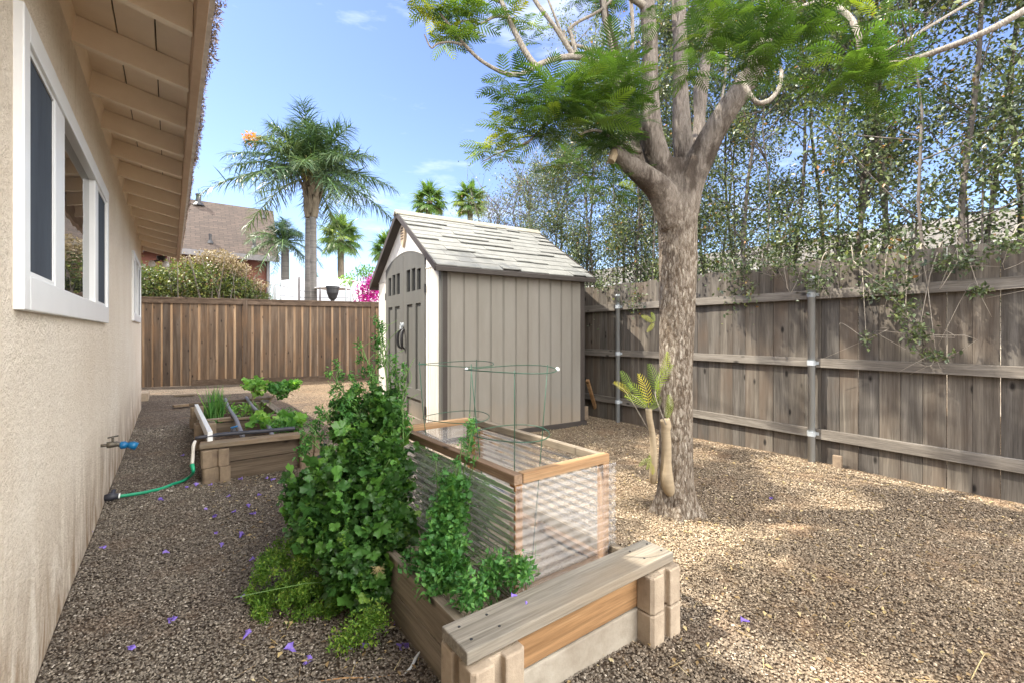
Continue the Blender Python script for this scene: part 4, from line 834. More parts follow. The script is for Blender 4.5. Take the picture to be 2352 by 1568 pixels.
# far-bed plants
def px2(x, y): return 282.2+x*.18, 827.9+y*.18
def at_bed(u, v, y):                    # point on the sight line at world Y = y
    a = (u-1176)/1050; yc = y/(cy-a*sy); return W(u, v, yc)
b_ = Vector((.40, 6.35, .14)); V, F, T = [], [], []
n = 190; P = np.tile(np.array(b_), (n, 1))+rng.normal(0, .035, (n, 3))*np.array([1, 1, 0]); D = rng.normal(0, .16, (n, 3))+np.array([.02, 0, 1])
plant('chive_clump', b_, 'upright clump of green chives in the far bed', 'herb', None, [('leaves', M['herb'], merge(BLADE[0]*np.array([.5, 1, 1]), BLADE[1], P, frames(D), rng.uniform(.2, .48, n)))])
for (u, v, y, label, mat) in ((584, 880, 6.85, 'curly kale standing on a bare stalk at the rear of the far bed', 'kale'), (640, 888, 6.9, 'leaning curly kale with a thick bent stalk at the back right of the far bed', 'parsley')):
    c = at_bed(u, v, y); base = Vector((c.x+(-.05 if u < 600 else -.25), y-.1, .14))
    cl_ = [(tuple(c), (.15, .15, .06), 1), (tuple(c+Vector((.05, 0, -.08))), (.09, .09, .07), .5)]
    if u > 600: cl_ += [(tuple(c+Vector((.0, 0, -.02))), (.2, .2, .06), .8)]
    pp = [('leaves', M['kale'] if mat == 'kale' else M['herb'], cloud(cl_, 110, (.03, .07), PARSLEY, out=.5, shell=.3))]
    if u > 600: pp.append(('pale_leaves', M['kale'], cloud([(tuple(c+Vector((.19, .0, .02))), (.09, .09, .05), 1)], 90, (.03, .06), PARSLEY, out=.5, shell=.3)))
    plant('kale', base, label, 'kale', [([base, base.lerp(c, .5)+Vector((.0, 0, -.03)), c], [.013, .011, .008]), ([base.lerp(c, .6), c+Vector((.12, .05, -.1)), c+Vector((.2, .05, -.14))], .004)], pp, stemmat=M['twig'])
c = Vector((.80, 6.5, .2)); plant('bean_seedlings', c, 'tangle of green seedlings between the two grey hoses in the far bed', 'seedlings', [([c+Vector((random.uniform(-.2, .2), random.uniform(-.2, .2), -.05)), c+Vector((random.uniform(-.3, .3), random.uniform(-.3, .3), .16))], [.003, .002]) for _ in range(14)], [('leaves', M['kale'], cloud([((.66, 6.6, .25), (.18, .26, .08), 1), ((.85, 6.6, .24), (.14, .3, .06), .5)], 110, (.03, .07), LEAF, out=.3, shell=.2))])
c = Vector((.85, 5.2, .2)); plant('leafy_greens', c, 'bright broad leafy greens spreading over the near right side of the far bed', 'leafy plant', [([c, c+Vector((random.uniform(-.2, .25), random.uniform(-.3, .3), .16))], [.004, .002]) for _ in range(14)], [('leaves', M['kale'], cloud([((.86, 5.25, .30), (.22, .34, .05), 1), ((.98, 4.9, .32), (.12, .2, .05), .5)], 60, (.05, .11), PARSLEY, out=.5, shell=.3)), ('feather_leaves', M['herb'], cloud([((.92, 4.85, .30), (.22, .2, .09), 1), ((1.0, 5.3, .33), (.15, .25, .08), .7)], 700, (.012, .028), LEAF, shell=.1))])
# ------------------------------------------------------------------ odd pieces lying about
def lay(name, a, b, wd, h, mat, label, cat_): o = MB().bar(a, b, wd, h).obj(name, mat, None, bevel=.003, loc=a); tag(o, label, cat_)
lay('loose_plank', G(398, 932, .03), G(437, 928, .03), .10, .035, M['bedx'], 'short grey plank on the gravel at the far left corner of the far bed', 'plank')
lay('loose_plank', G(402, 907, .02), G(450, 905, .02), .16, .03, M['bedx'], 'sunlit plank lying on the bright strip of gravel near the back fence', 'plank')
q = G(335, 917)
o = MB().box(-.65, q.x+.04, q.y-.2, q.y+.28, -.02, .14).obj('edging_block', M['block'], None, bevel=.006, loc=q); tag(o, 'square tan edging block just past the house corner', 'block')
lay('leaning_stake', W(1349, 872, 6.35), G(1372, 951, .0), .045, .04, M['orange'], 'orange timber stake leaning beside the shed against the side fence', 'stake')
q = Vector((4.62, 4.66, 0))
o = MB().box(4.53, 4.70, 4.5, 4.72, -.01, .18).obj('concrete_block', M['block_far'], None, bevel=.006, loc=q); tag(o, 'brown block on the ground behind the shed by the leaning stake', 'block')
q = G(1885+8, 1062); o = MB().box(4.765, 4.80, 1.50, 1.57, -.01, .11).obj('small_brick', M['block_far'], None, bevel=.006, loc=(4.76, 1.5, 0)); tag(o, 'small upright brick at the foot of the side fence beside the galvanised post', 'brick')
curve('curled_twig', [G(930, 1545, .012), G(945, 1530, .02), G(955, 1510, .02), G(968, 1490, .03)], [.002, .005, .006, .001], M['tag'], 'pale curled twig on the gravel by the near bed', 'twig')
curve('reddish_twig', [G(735, 1563, .012), G(790, 1556, .016), G(850, 1555, .014), G(905, 1548, .012)], [.002, .0025, .002, .001], M['orange'], 'thin reddish twig lying on the gravel at the bottom edge', 'twig')
curve('dry_twig', [G(2230, 1560, .012), G(2250, 1520, .02), G(2262, 1500, .03)], [.0015, .002, .001], M['dry'], 'short dry twig on the sunlit gravel at the lower right', 'twig')

# fallen blossoms
def blossom_mesh():
    V, F = [], []; k = 10; prof = [(.0, .16), (.25, .26), (.6, .34), (.85, .46), (1.0, .74)]
    for i, (t, r) in enumerate(prof):
        for j in range(k):
            a = 2*math.pi*j/k; rr = r*(1+(.22 if j % 2 else -.12)*(i == 4)); V.append((rr*math.cos(a)*.62, t, rr*math.sin(a)*.42+.12*t*(t-.4)))
    for i in range(4):
        for j in range(k): F.append((i*k+j, i*k+(j+1) % k, (i+1)*k+(j+1) % k, (i+1)*k+j))
    return np.array(V), np.array(F)
BV, BF = blossom_mesh()
bl = [(386, 1419), (293, 1484), (552.6, 1371), (389, 1268), (499, 1220), (551, 1233), (572, 1287), (573, 1178), (531, 1175), (493, 1181), (476, 1169), (572, 1164), (427, 1120), (450, 1115), (478, 1113), (547, 1099), (609, 1097), (633, 1098), (376, 1147), (415, 1045), (213, 1219), (508, 1255), (557, 1467), (228, 1256), (696, 1526), (600, 1135), (520, 1140), (800, 1500), (848, 1478)]
big = [(679, 1497, 'violet blossom standing out on the gravel near the bottom edge, left of the near bed', 1.25), (912, 1478, 'large crumpled violet blossom on the gravel touching the near bed board, the lower of two', 1.5), (922, 1442, 'large violet blossom on the gravel by the near bed board, the upper of two', 1.4),
       (1722, 1426, 'lone pale violet blossom on the sunlit gravel right of the near bed', 1.0), (1774, 1141, 'lone violet blossom on the gravel between the tree trunk and the side fence', .8)]
def put(u, v, lab, s, z=.012, group=None):
    p = G(u, v, z); a = random.uniform(0, 6.28); d = np.array([[math.cos(a), math.sin(a), random.uniform(-.1, .25)]])
    V, F, T = merge(BV, BF, [tuple(p)], frames(d, (0, 0, 1), .4), [.033*s]); tag(npmesh('fallen_blossom', V, F, M['purple'], tint=T, loc=p, smooth=True), lab, 'blossom', group)
for i_, (u, v) in enumerate(sorted(bl, key=lambda q: -q[1])): put(u, v, 'violet blossom on the shaded gravel beside the house, %s counting from the photo bottom upwards' % names[i_], random.uniform(.7, 1.1), group='violet blossoms scattered on the shaded gravel')
for u, v, l, s in big: put(u, v, l, s)
put(1188, 1366, 'tiny violet blossom lying on the bench plank', .6, .33)
put(1208, 1387, 'violet petal scrap on the bench plank edge', .35, .325)
# ------------------------------------------------------------------ the big jacaranda
tb = W(1550, 1185, 3.05)
jac = empty('jacaranda_tree', (tb.x, tb.y, 0), 'large jacaranda with flaky bark trunk, forked limbs and ferny bright green foliage', 'tree')
def wp(u, v, yc): return W(u, v, yc)
TD = 3.05
tr = [(1553, 1215, .165), (1552, 1185, .136), (1551, 1150, .118), (1552, 1080, .109), (1553, 980, .106), (1552, 850, .106), (1555, 720, .112), (1557, 600, .120), (1556, 500, .126), (1552, 450, .134), (1550, 405, .130), (1552, 375, .11)]
b = MB(); b.tube([wp(u, v, TD) for u, v, r in tr], [r for *_, r in tr], 40, smooth=6)
V = np.array(b.v); cen = np.array(wp(1552, 900, TD))
d = V-cen; a = np.arctan2(d[:, 1], d[:, 0]); h = V[:, 2]
from mathutils import noise as mn
rad = np.hypot(d[:, 0], d[:, 1])
for i in range(len(V)):
    f = 1+.05*mn.noise(Vector((math.cos(a[i])*1.6, math.sin(a[i])*1.6, h[i]*1.1)))+.035*mn.noise(Vector((math.cos(a[i])*6, math.sin(a[i])*6, h[i]*5)))+(.10+.55*max(0, math.sin(a[i]*5+1))**1.5)*(max(0, .24-h[i])/.24)**1.6
    V[i, :2] = cen[:2]+d[i, :2]*f
b.v = [tuple(p) for p in V]; trunk_mb = b
limbs = [  # (u, v, depth, radius in view px)
 [(1545, 520, 3.04, 36), (1535, 440, 3.03, 42), (1514, 375, 3.0, 37), (1497, 310, 2.98, 32), (1493, 240, 2.97, 27), (1492, 180, 2.97, 24), (1493, 100, 2.98, 22), (1487, 20, 3.0, 21), (1480, -60, 3.05, 20), (1440, -260, 3.2, 17), (1400, -480, 3.3, 12)],
 [(1562, 520, 3.07, 34), (1566, 440, 3.08, 38), (1572, 370, 3.1, 30), (1566, 300, 3.1, 27), (1563, 200, 3.1, 21), (1562, 100, 3.12, 20), (1560, 0, 3.15, 20), (1570, -160, 3.2, 19), (1590, -380, 3.3, 14), (1580, -600, 3.4, 10)],
 [(1570, 500, 3.14, 30), (1588, 420, 3.25, 28), (1603, 340, 3.45, 20), (1607, 270, 3.5, 16), (1610, 205, 3.5, 21), (1622, 130, 3.55, 14), (1634, 40, 3.6, 12), (1650, -60, 3.7, 12), (1690, -260, 3.8, 9)],
 [(1560, 560, 3.03, 40), (1568, 480, 3.0, 46), (1582, 420, 2.98, 44), (1606, 370, 2.95, 39), (1636, 310, 2.9, 34), (1672, 250, 2.85, 31), (1705, 205, 2.82, 31), (1732, 165, 2.8, 29), (1742, 128, 2.8, 30), (1744, 105, 2.8, 22)],
 [(1545, 520, 3.0, 38), (1520, 445, 2.95, 40), (1484, 408, 2.88, 33), (1448, 380, 2.84, 27), (1420, 355, 2.82, 21), (1408, 345, 2.8, 19)],
 [(1525, 470, 3.08, 34), (1500, 420, 3.1, 30), (1474, 350, 3.1, 24), (1455, 285, 3.08, 20), (1440, 225, 3.05, 15), (1425, 150, 3.05, 13), (1395, 60, 3.0, 12), (1380, -30, 3.0, 11), (1350, -200, 3.0, 9)],
]
def L3(l): return [wp(u, v, y) for u, v, y, r in l], [r*.80*y/1050 for u, v, y, r in l]
for l in limbs:
    p, r = L3(l); trunk_mb.tube(p, r, 20, smooth=5, wob=.02)
trunk = trunk_mb.obj('trunk', M['bark'], jac, smooth=True)
rm = trunk.modifiers.new('remesh', 'REMESH'); rm.mode = 'VOXEL'; rm.voxel_size = .012; rm.use_smooth_shade = True
sm = trunk.modifiers.new('smooth', 'SMOOTH'); sm.factor = .6; sm.iterations = 6
e = wp(1405, 342, 2.79); MB().tube([wp(1412, 350, 2.8), wp(1403, 372, 2.78)], [.028, .024], 10).obj('cut_stub', M['stump'], jac)
br = [
 [(1440, 225, 3.05, 12), (1400, 165, 3.0, 11), (1356, 139, 2.9, 9), (1320, 131, 2.85, 8.5), (1284, 134, 2.8, 8), (1240, 148, 2.7, 8), (1205, 168, 2.65, 7), (1163, 170, 2.6, 6), (1104, 139, 2.55, 5), (1062, 97, 2.5, 4.5), (1045, 75, 2.5, 3.5), (1010, 30, 2.5, 3)],
 [(1062, 104, 2.5, 4), (1035, 97, 2.5, 3.5), (1005, 101, 2.5, 3), (990, 110, 2.5, 2.5), (975, 80, 2.5, 2)],
 [(1232, 152, 2.7, 8), (1213, 130, 2.72, 9), (1188, 85, 2.75, 8), (1168, 42, 2.8, 7), (1150, 0, 2.85, 7), (1120, -70, 2.9, 6), (1060, -200, 3.0, 4)],
 [(1320, 133, 2.86, 8), (1296, 95, 2.88, 7), (1265, 50, 2.9, 6), (1228, 0, 2.95, 6), (1180, -90, 3.0, 5), (1120, -220, 3.1, 3)],
 [(1326, 134, 2.86, 6), (1312, 80, 2.9, 5.5), (1307, 68, 2.9, 5), (1330, 50, 2.9, 4), (1360, 35, 2.9, 4), (1390, 15, 2.9, 4), (1430, -30, 3.0, 4)],
 [(1415, 150, 3.0, 7), (1402, 100, 2.95, 7), (1390, 50, 2.9, 7), (1386, -10, 2.9, 7), (1380, -150, 2.9, 5)],
 [(1448, 240, 3.0, 7), (1449, 170, 2.98, 6), (1453, 80, 2.95, 5), (1449, 0, 2.95, 5), (1430, -150, 3.0, 4)],
 [(1395, 128, 3.0, 6), (1340, 110, 2.95, 5), (1300, 95, 2.9, 4.5), (1296, 70, 2.9, 3)],
 [(1296, 92, 2.9, 4), (1275, 40, 2.9, 3.5), (1255, -10, 2.9, 3)],
 [(1182, 46, 2.8, 4), (1140, 38, 2.75, 4), (1105, 55, 2.7, 3.5), (1080, 48, 2.7, 3), (1050, 50, 2.6, 2.5)],
 [(1150, 5, 2.85, 5), (1110, -10, 2.8, 4), (1060, -30, 2.8, 3), (1020, -20, 2.7, 3)],
 [(1455, 290, 3.05, 8), (1400, 275, 2.95, 6), (1340, 262, 2.85, 5), (1290, 265, 2.8, 4.5), (1250, 290, 2.75, 4), (1215, 325, 2.7, 3.5), (1175, 342, 2.7, 2.5), (1140, 355, 2.65, 2), (1112, 370, 2.6, 1.6)],
 [(1215, 325, 2.7, 3), (1165, 350, 2.65, 2.2), (1150, 372, 2.6, 1.6)],
 [(1290, 265, 2.8, 3), (1250, 235, 2.75, 2.6), (1200, 222, 2.7, 2)],
 [(1470, 350, 3.0, 7), (1430, 330, 2.85, 6), (1370, 300, 2.7, 4), (1330, 310, 2.65, 3)],
 [(1742, 140, 2.8, 14), (1765, 100, 2.75, 10), (1790, 60, 2.7, 8.5), (1830, 25, 2.6, 8), (1880, 8, 2.55, 8), (1925, 20, 2.5, 8), (1955, 45, 2.45, 8), (1972, 85, 2.4, 7.5), (1985, 130, 2.4, 7), (2048, 147, 2.35, 7.5), (2140, 122, 2.3, 8), (2250, 80, 2.2, 8.5), (2352, 25, 2.15, 9.5), (2480, -60, 2.1, 9)],
 [(1830, 25, 2.6, 7), (1800, -40, 2.6, 7), (1780, -160, 2.6, 6), (1700, -320, 2.7, 5)],
 [(1985, 130, 2.4, 5), (2060, 105, 2.45, 4), (2140, 58, 2.5, 4), (2230, 5, 2.55, 4), (2330, -50, 2.6, 4)],
 [(1700, 170, 2.75, 7), (1715, 205, 2.7, 7), (1738, 236, 2.68, 7), (1768, 230, 2.68, 6.5), (1790, 200, 2.7, 5.5), (1795, 165, 2.72, 5), (1785, 145, 2.75, 3)],
 [(1744, 110, 2.8, 14), (1748, 80, 2.85, 9), (1760, 20, 2.9, 7), (1775, -60, 3.0, 7), (1800, -260, 3.1, 5)],
 [(1640, 300, 2.9, 8), (1655, 240, 2.95, 4), (1665, 180, 3.0, 3), (1670, 90, 3.0, 3)],
 [(1487, 20, 3.0, 11), (1440, -10, 2.9, 9), (1395, -15, 2.8, 8), (1300, -60, 2.6, 6), (1150, -200, 2.4, 5)],
]
for l in br:
    p, r = L3(l); MB().tube(p, r, 10, smooth=5, wob=.04).obj('branch', M['branch'], jac, smooth=True)
# foliage tufts: fronds radiating from points on twigs
def tufts(cs, tm, size, mat, name, per):
    P, D, T = [], [], []
    for (u, v, yc, ru, rv, k, tn) in cs:
        s = yc/1050
        for _ in range(k):
            c = W(u, v, yc)+Vector((random.gauss(0, .5)*ru*s, random.gauss(0, .6)*ru*s, random.gauss(0, .5)*rv*s)); a0 = random.uniform(0, 6.28)
            for j in range(per):
                a = a0+j*2.4+random.uniform(-.3, .3); el = random.uniform(-.25, .75)
                P.append(c); D.append((math.cos(a)*math.cos(el), math.sin(a)*math.cos(el), math.sin(el))); T.append(min(1, max(0, tn+random.gauss(0, .16))))
    P = np.array(P); D = np.array(D); V, F, T2 = merge(tm[0], tm[1], P, frames(D, (0, 0, 1), .25), rng.uniform(size[0], size[1], len(P)), np.array(T))
    return V, F, T2
ta0 = [(1040, 50, 2.5, 60, 45, 9, .72), (975, 55, 2.5, 38, 40, 4, .85), (1085, 30, 2.5, 55, 40, 6, .5), (1010, 20, 2.5, 60, 30, 5, .6), (1060, 95, 2.5, 30, 25, 3, .6), (1100, -20, 2.6, 80, 40, 6, .5), (1200, 55, 2.8, 45, 35, 3, .75), (1225, 75, 2.8, 45, 30, 3, .6),
      (1140, 195, 2.55, 22, 18, 2, .7), (1160, 215, 2.55, 18, 18, 1, .5), (1120, 345, 2.62, 26, 20, 4, .85), (1165, 322, 2.65, 30, 25, 5, .8), (1185, 290, 2.7, 30, 28, 4, .85), (1200, 260, 2.7, 40, 35, 4, .5), (1150, 365, 2.6, 18, 12, 1, .6), (1150, 10, 2.8, 60, 30, 4, .4), (1340, 15, 3.1, 60, 40, 4, .35), (1420, 60, 3.2, 50, 60, 4, .35)]
tb0 = [(1300, 250, 2.55, 75, 50, 9, .42), (1380, 240, 2.6, 60, 70, 9, .42), (1405, 170, 2.6, 30, 50, 4, .5), (1410, 310, 2.75, 50, 50, 7, .3), (1260, 300, 2.7, 55, 40, 5, .35), (1340, 350, 2.85, 60, 35, 4, .35), (1240, 210, 2.6, 55, 45, 5, .4), (1430, 240, 2.8, 30, 60, 4, .35), (1330, 200, 2.5, 50, 40, 4, .5),
        (1385, 440, 2.9, 45, 35, 3, .42), (1310, 395, 2.8, 30, 14, 1, .4), (1445, 420, 2.9, 20, 30, 1, .45)]
tr0 = [(1700, 60, 2.3, 90, 60, 10, .42), (1640, 100, 2.2, 60, 45, 5, .45), (1780, 80, 2.2, 80, 50, 7, .42), (1720, 145, 2.2, 70, 30, 5, .45), (1880, 60, 2.1, 90, 40, 6, .42), (1600, 160, 2.1, 30, 18, 2, .5), (1850, 0, 2.2, 120, 50, 7, .45),
          (1960, 200, 2.05, 60, 35, 6, .5), (2040, 165, 2.0, 60, 28, 4, .5), (1990, 250, 2.1, 45, 28, 4, .45), (1940, 160, 2.0, 50, 28, 3, .5), (1790, 190, 2.3, 40, 22, 2, .45), (1560, -40, 2.6, 160, 50, 7, .4)]
ta = [(*x[:5], max(1, round(x[5]*.8)), x[6]) for x in ta0]; tbig = [(*x[:5], max(1, round(x[5]*.95)), x[6]) for x in tb0]; tright = [(*x[:5], max(1, round(x[5]*.75)), x[6]) for x in tr0]
c1_ = tufts(ta, FERN_S, (.075, .14), 0, 0, 7); c2_ = tufts(tbig, FERN, (.12, .23), 0, 0, 6); c3_ = tufts(tright, FERN, (.11, .21), 0, 0, 6)
# the part of the crown above and beside the frame that throws the dappled shade
up = []
def above(X, Y, Z, rr, k): up.append((X, Y, Z, rr, k))
random.seed(31)
nf_ = ng_ = 0
while nf_ < 5 or ng_ < 17:
    fence_ = nf_ < 5
    if fence_: tx_, ty_, tz_ = 4.85, random.uniform(-.6, 4.6), random.uniform(.1, 1.8)
    else: tx_, ty_, tz_ = random.uniform(1.75, 4.7), random.uniform(-.6, 4.0), 0
    Z = random.uniform(4.0, 5.8); X = tx_-.542*(Z-tz_); Y = ty_+.45*(Z-tz_); yc_ = X*sy+Y*cy
    if Z < 1.45+.78*yc_ or (tz_ == 0 and tx_ < 3.4 and ty_ > 2.0): continue
    if fence_: up.append((X, Y, Z, .16, 5)); nf_ += 1
    else: up.append((X, Y, Z, random.uniform(.16, .26), random.choice([6, 8, 10]))); ng_ += 1
n3_ = 0
while n3_ < 20:
    tx_, ty_, tz_ = random.choice([(4.85, random.uniform(1.8, 4.4), random.uniform(.1, 1.8)), (random.uniform(3.2, 4.7), random.uniform(1.8, 3.6), 0)]); Z = random.uniform(5, 7.2); X = tx_-.542*(Z-tz_); Y = ty_+.45*(Z-tz_)
    if Z < 1.45+.78*(X*sy+Y*cy): continue
    up.append((X, Y, Z, .10, 2)); n3_ += 1
P, D = [], []
for (X, Y, Z, rr, k) in up:
    for _ in range(k):
        c = Vector((X+random.gauss(0, rr*.6), Y+random.gauss(0, rr*.6), Z+random.gauss(0, .12))); a0 = random.uniform(0, 6.28)
        for j in range(6): a = a0+j*2.4; el = random.uniform(-.2, .6); P.append(c); D.append((math.cos(a)*math.cos(el), math.sin(a)*math.cos(el), math.sin(el)))
c4_ = merge(FERN_S[0], FERN_S[1], np.array(P), frames(np.array(D), (0, 0, 1), .25), rng.uniform(.16, .30, len(P)), np.clip(rng.normal(.4, .15, len(P)), 0, 1))
V, F, T = cat([c1_, c2_, c3_, c4_]); npmesh('crown', V, F, M['fern'], jac, tint=T)
b = MB()
for (X, Y, Z, rr, k) in up:
    o = wp(1480, -60, 3.05) if X < 2 else wp(1570, -160, 3.2); b.tube([o, o.lerp(Vector((X, Y, Z)), .5)+Vector((0, 0, .15)), Vector((X, Y, Z))], [.016, .009, .004], 5, smooth=3)
b.obj('upper_branches', M['branch'], jac, smooth=True)
# cut stems at the foot with young fronds
def stump(l, cut):
    p, r = [W(u, v, y) for u, v, y, q in l], [q*.78*y/1050 for u, v, y, q in l]; return MB().tube(p, r, 16, smooth=4, wob=.02).obj('cut_stem', M['stump'], jac, smooth=True)
stump([(1542, 1135, 2.99, 12), (1535, 1118, 2.95, 18), (1531, 1095, 2.93, 19), (1530, 1060, 2.925, 15), (1531, 1020, 2.92, 14), (1529, 990, 2.915, 13), (1530, 978, 2.915, 15), (1527, 962, 2.915, 14)], 1)
stump([(1500, 1105, 2.98, 10), (1500, 1085, 2.95, 12), (1502, 1050, 2.93, 10.5), (1499, 1000, 2.92, 9), (1492, 960, 2.9, 9), (1490, 938, 2.9, 10)], 1)
fr = [((1490, 935, 2.88), (-.5, .3, .85), .20), ((1490, 935, 2.88), (-.15, .1, 1), .22), ((1490, 935, 2.88), (.5, 0, .9), .2), ((1490, 935, 2.88), (-.8, -.2, .5), .17), ((1505, 900, 2.85), (.4, -.2, 1), .20), ((1530, 965, 2.85), (.2, -.1, 1), .16), ((1515, 860, 2.85), (.5, .1, .9), .16), ((1505, 900, 2.85), (-.2, -.2, 1), .18), ((1490, 940, 2.86), (.2, -.6, .4), .14), ((1450, 905, 2.88), (-.3, .1, .9), .16), ((1450, 905, 2.88), (-.6, .1, .5), .13),
      ((1490, 1050, 2.85), (-.4, -.1, -.3), .08), ((1492, 1040, 2.85), (-.1, -.2, -.9), .10), ((1494, 1060, 2.85), (.2, -.1, -.8), .08), ((1503, 742, 2.85), (-.8, 0, .5), .09), ((1503, 742, 2.85), (-.4, -.3, -.4), .08), ((1503, 742, 2.85), (-.2, 0, 1), .07)]
P = np.array([W(*p) for p, d_, s in fr]); D = np.array([tuple(Vector((d_[0]*cy+d_[1]*sy, -d_[0]*sy+d_[1]*cy, d_[2]))) for p, d_, s in fr])
V, F, T = merge(FERN_Y[0], FERN_Y[1], P, frames(D, (-.4, -.8, .3), .3), np.array([s*.95 for *_, s in fr])); npmesh('young_fronds', V, F, M['fern_yellow'], jac, tint=T)
MB().tube([W(1490, 940, 2.89), W(1470, 918, 2.88), W(1450, 905, 2.88)], .0035, 6).tube([W(1530, 975, 2.86), W(1512, 930, 2.85), W(1505, 900, 2.85), W(1515, 860, 2.85)], .004, 6, smooth=3).tube([W(1488, 985, 2.95), W(1460, 935, 2.97), W(1432, 893, 3.0), W(1405, 880, 3.0)], [.005, .004, .003, .001], 6, smooth=3).obj('shoot', M['branch'], jac, smooth=True)
# ------------------------------------------------------------------ row of slender trees behind the side fence
def slim_tree_meshes(seed, H, leaves, stems_n, spread):
    random.seed(seed); b = MB(); pts = []
    for s in range(stems_n):
        x0, y0 = random.uniform(-.12, .12), random.uniform(-.25, .25); r0 = random.uniform(.022, .05); dx, dy = random.uniform(-.08, .08), random.uniform(-.14, .14)
        n_ = 8; p = [(x0+dx*t*H*.6+random.uniform(-.09, .09)*t, y0+dy*t*H*.6+random.uniform(-.12, .12)*t, H*t) for t in [i/n_ for i in range(n_+1)]]
        b.tube(p, [r0*.62*(1-.85*i/n_) for i in range(n_+1)], 7, smooth=2)
        for k in range(26):
            t = random.uniform(.2, 1); i = min(int(t*n_), n_-1); q = Vector(p[i]).lerp(Vector(p[i+1]), t*n_-i); a = random.uniform(0, 6.28); L_ = spread*random.uniform(.4, 1.25)
            e = q+Vector((math.cos(a)*L_*.6, math.sin(a)*L_, L_*random.uniform(.2, 1.3))); m_ = q.lerp(e, .5)+Vector((0, 0, -.04)); b.tube([q, m_, e], [.008, .005, .002], 4, smooth=2)
            for j in range(3): f = q.lerp(e, random.uniform(.35, 1)); pts.append(f); g_ = f+Vector((random.gauss(0, .16), random.gauss(0, .16), random.gauss(0, .16))); b.tube([f, g_], [.003, .001], 3); pts.append(g_)
    P = []; 
    for _ in range(leaves): q = random.choice(pts); P.append((q.x+random.gauss(0, .085), q.y+random.gauss(0, .085), q.z+random.gauss(0, .085)))
    P = np.array(P); D = rng.normal(size=(len(P), 3))+np.array((0, 0, -.3))
    V, F, T = merge(LEAF[0], LEAF[1], P, frames(D, (0, 0, 1), .8), rng.uniform(.026, .052, len(P)))
    return b, (V, F, T)
rng2 = random.Random(3)
protos = [(slim_tree_meshes(11, 5.6, 12500, 2, .75)), (slim_tree_meshes(12, 6.2, 13000, 2, .8)), (slim_tree_meshes(13, 5.2, 12000, 2, .7)), (slim_tree_meshes(14, 4.0, 2800, 4, .5)), (slim_tree_meshes(15, 3.6, 2500, 4, .5))]
pm_ = []
random.seed(21)
def make_slim(i, loc, label):
    r = empty('slender_tree', loc, label, 'tree', 'row of slender trees behind the side fence')
    b, (V, F, T) = protos[i]; bb = MB(); bb.v = [tuple(Vector(p)+Vector(loc)) for p in b.v]; bb.f = b.f
    bb.obj('trunk', M['ht_trunk'], r, smooth=True); npmesh('crown', V+np.array(loc), F, M['tree_leaf'], r, tint=T); return r
base_ = {}
spots = []
y = -1.0
while y < 5.2: spots.append((FX(y)+random.uniform(.35, .6), y, random.choice([0, 1, 2]), random.uniform(.95, 1.15))); y += random.uniform(.40, .52)
for (x, y_, k, s) in ((5.5, 5.5, 2, .9), (5.45, 5.9, 0, .82), (5.7, 6.3, 3, 1.15), (5.5, 6.8, 3, 1.05), (5.6, 7.3, 4, 1.15), (5.4, 7.7, 3, 1.0), (5.6, 8.3, 4, 1.05), (5.4, 8.9, 3, .9), (5.55, 9.6, 4, .9), (6.3, 3.6, 1, 1.0), (6.4, 2.2, 0, 1.1), (6.4, .9, 1, 1.1), (6.5, 4.9, 2, 1.0)): spots.append((x, y_, k, s))
def uof(x, y): return 1176+1050*(x*cy-y*sy)/(x*sy+y*cy)
spots.sort(key=lambda s: -uof(s[0], s[1]))
for i, (x, y_, k, s) in enumerate(spots):
    kind = 'dense leafy' if k < 3 else 'thin sparse'
    lab = '%s slender tree behind the side fence, %s in the row counting from the right' % (kind, names[min(i, 29)])
    if k not in base_: r = make_slim(k, (x, y_, 0), lab); base_[k] = r
    else:
        r = base_[k].copy(); COL.objects.link(r)
        for ch in base_[k].children: c = ch.copy(); COL.objects.link(c); c.parent = r
        r.location = (x, y_, 0); r['label'] = lab
    r.scale = (s, s*(-1 if i % 2 else 1), s); r.rotation_euler = (0, 0, rng2.choice([0, math.pi]))
# leafy sprays hanging over the fence, part of their own rambling shrub
sp_ = [(1690, 625, 4.5, 40, 25, .4), (1880, 640, 4.0, 50, 40, .8), (1800, 610, 4.2, 50, 30, .5), (2030, 660, 3.6, 60, 35, .8), (2080, 715, 3.5, 32, 40, .5), (2110, 770, 3.45, 30, 35, .4), (2150, 815, 3.4, 40, 12, .3), (2200, 600, 3.4, 70, 35, .9), (2250, 670, 3.3, 25, 14, .2), (1990, 780, 3.6, 14, 22, .15), (1530, 625, 5.2, 40, 30, .4), (1390, 650, 6.2, 40, 25, .5), (1750, 600, 4.4, 60, 25, .5), (1960, 600, 4.0, 60, 25, .5), (2320, 560, 3.3, 50, 25, .5)]
def at_x(u, v, dx):
    a = YAW+math.atan((u-1176)/1050); y_ = 4.8/math.tan(a)
    x_ = FX(y_)+dx; y_ = x_/math.tan(a); return W(u, v, x_*sy+y_*cy)
cs = []; b = MB()
root = Vector((5.1, 1.2, 0))
vine = empty('rambling_shrub', tuple(root), 'rambling shrub with leafy sprays and bare twigs drooping over the side fence top', 'shrub')
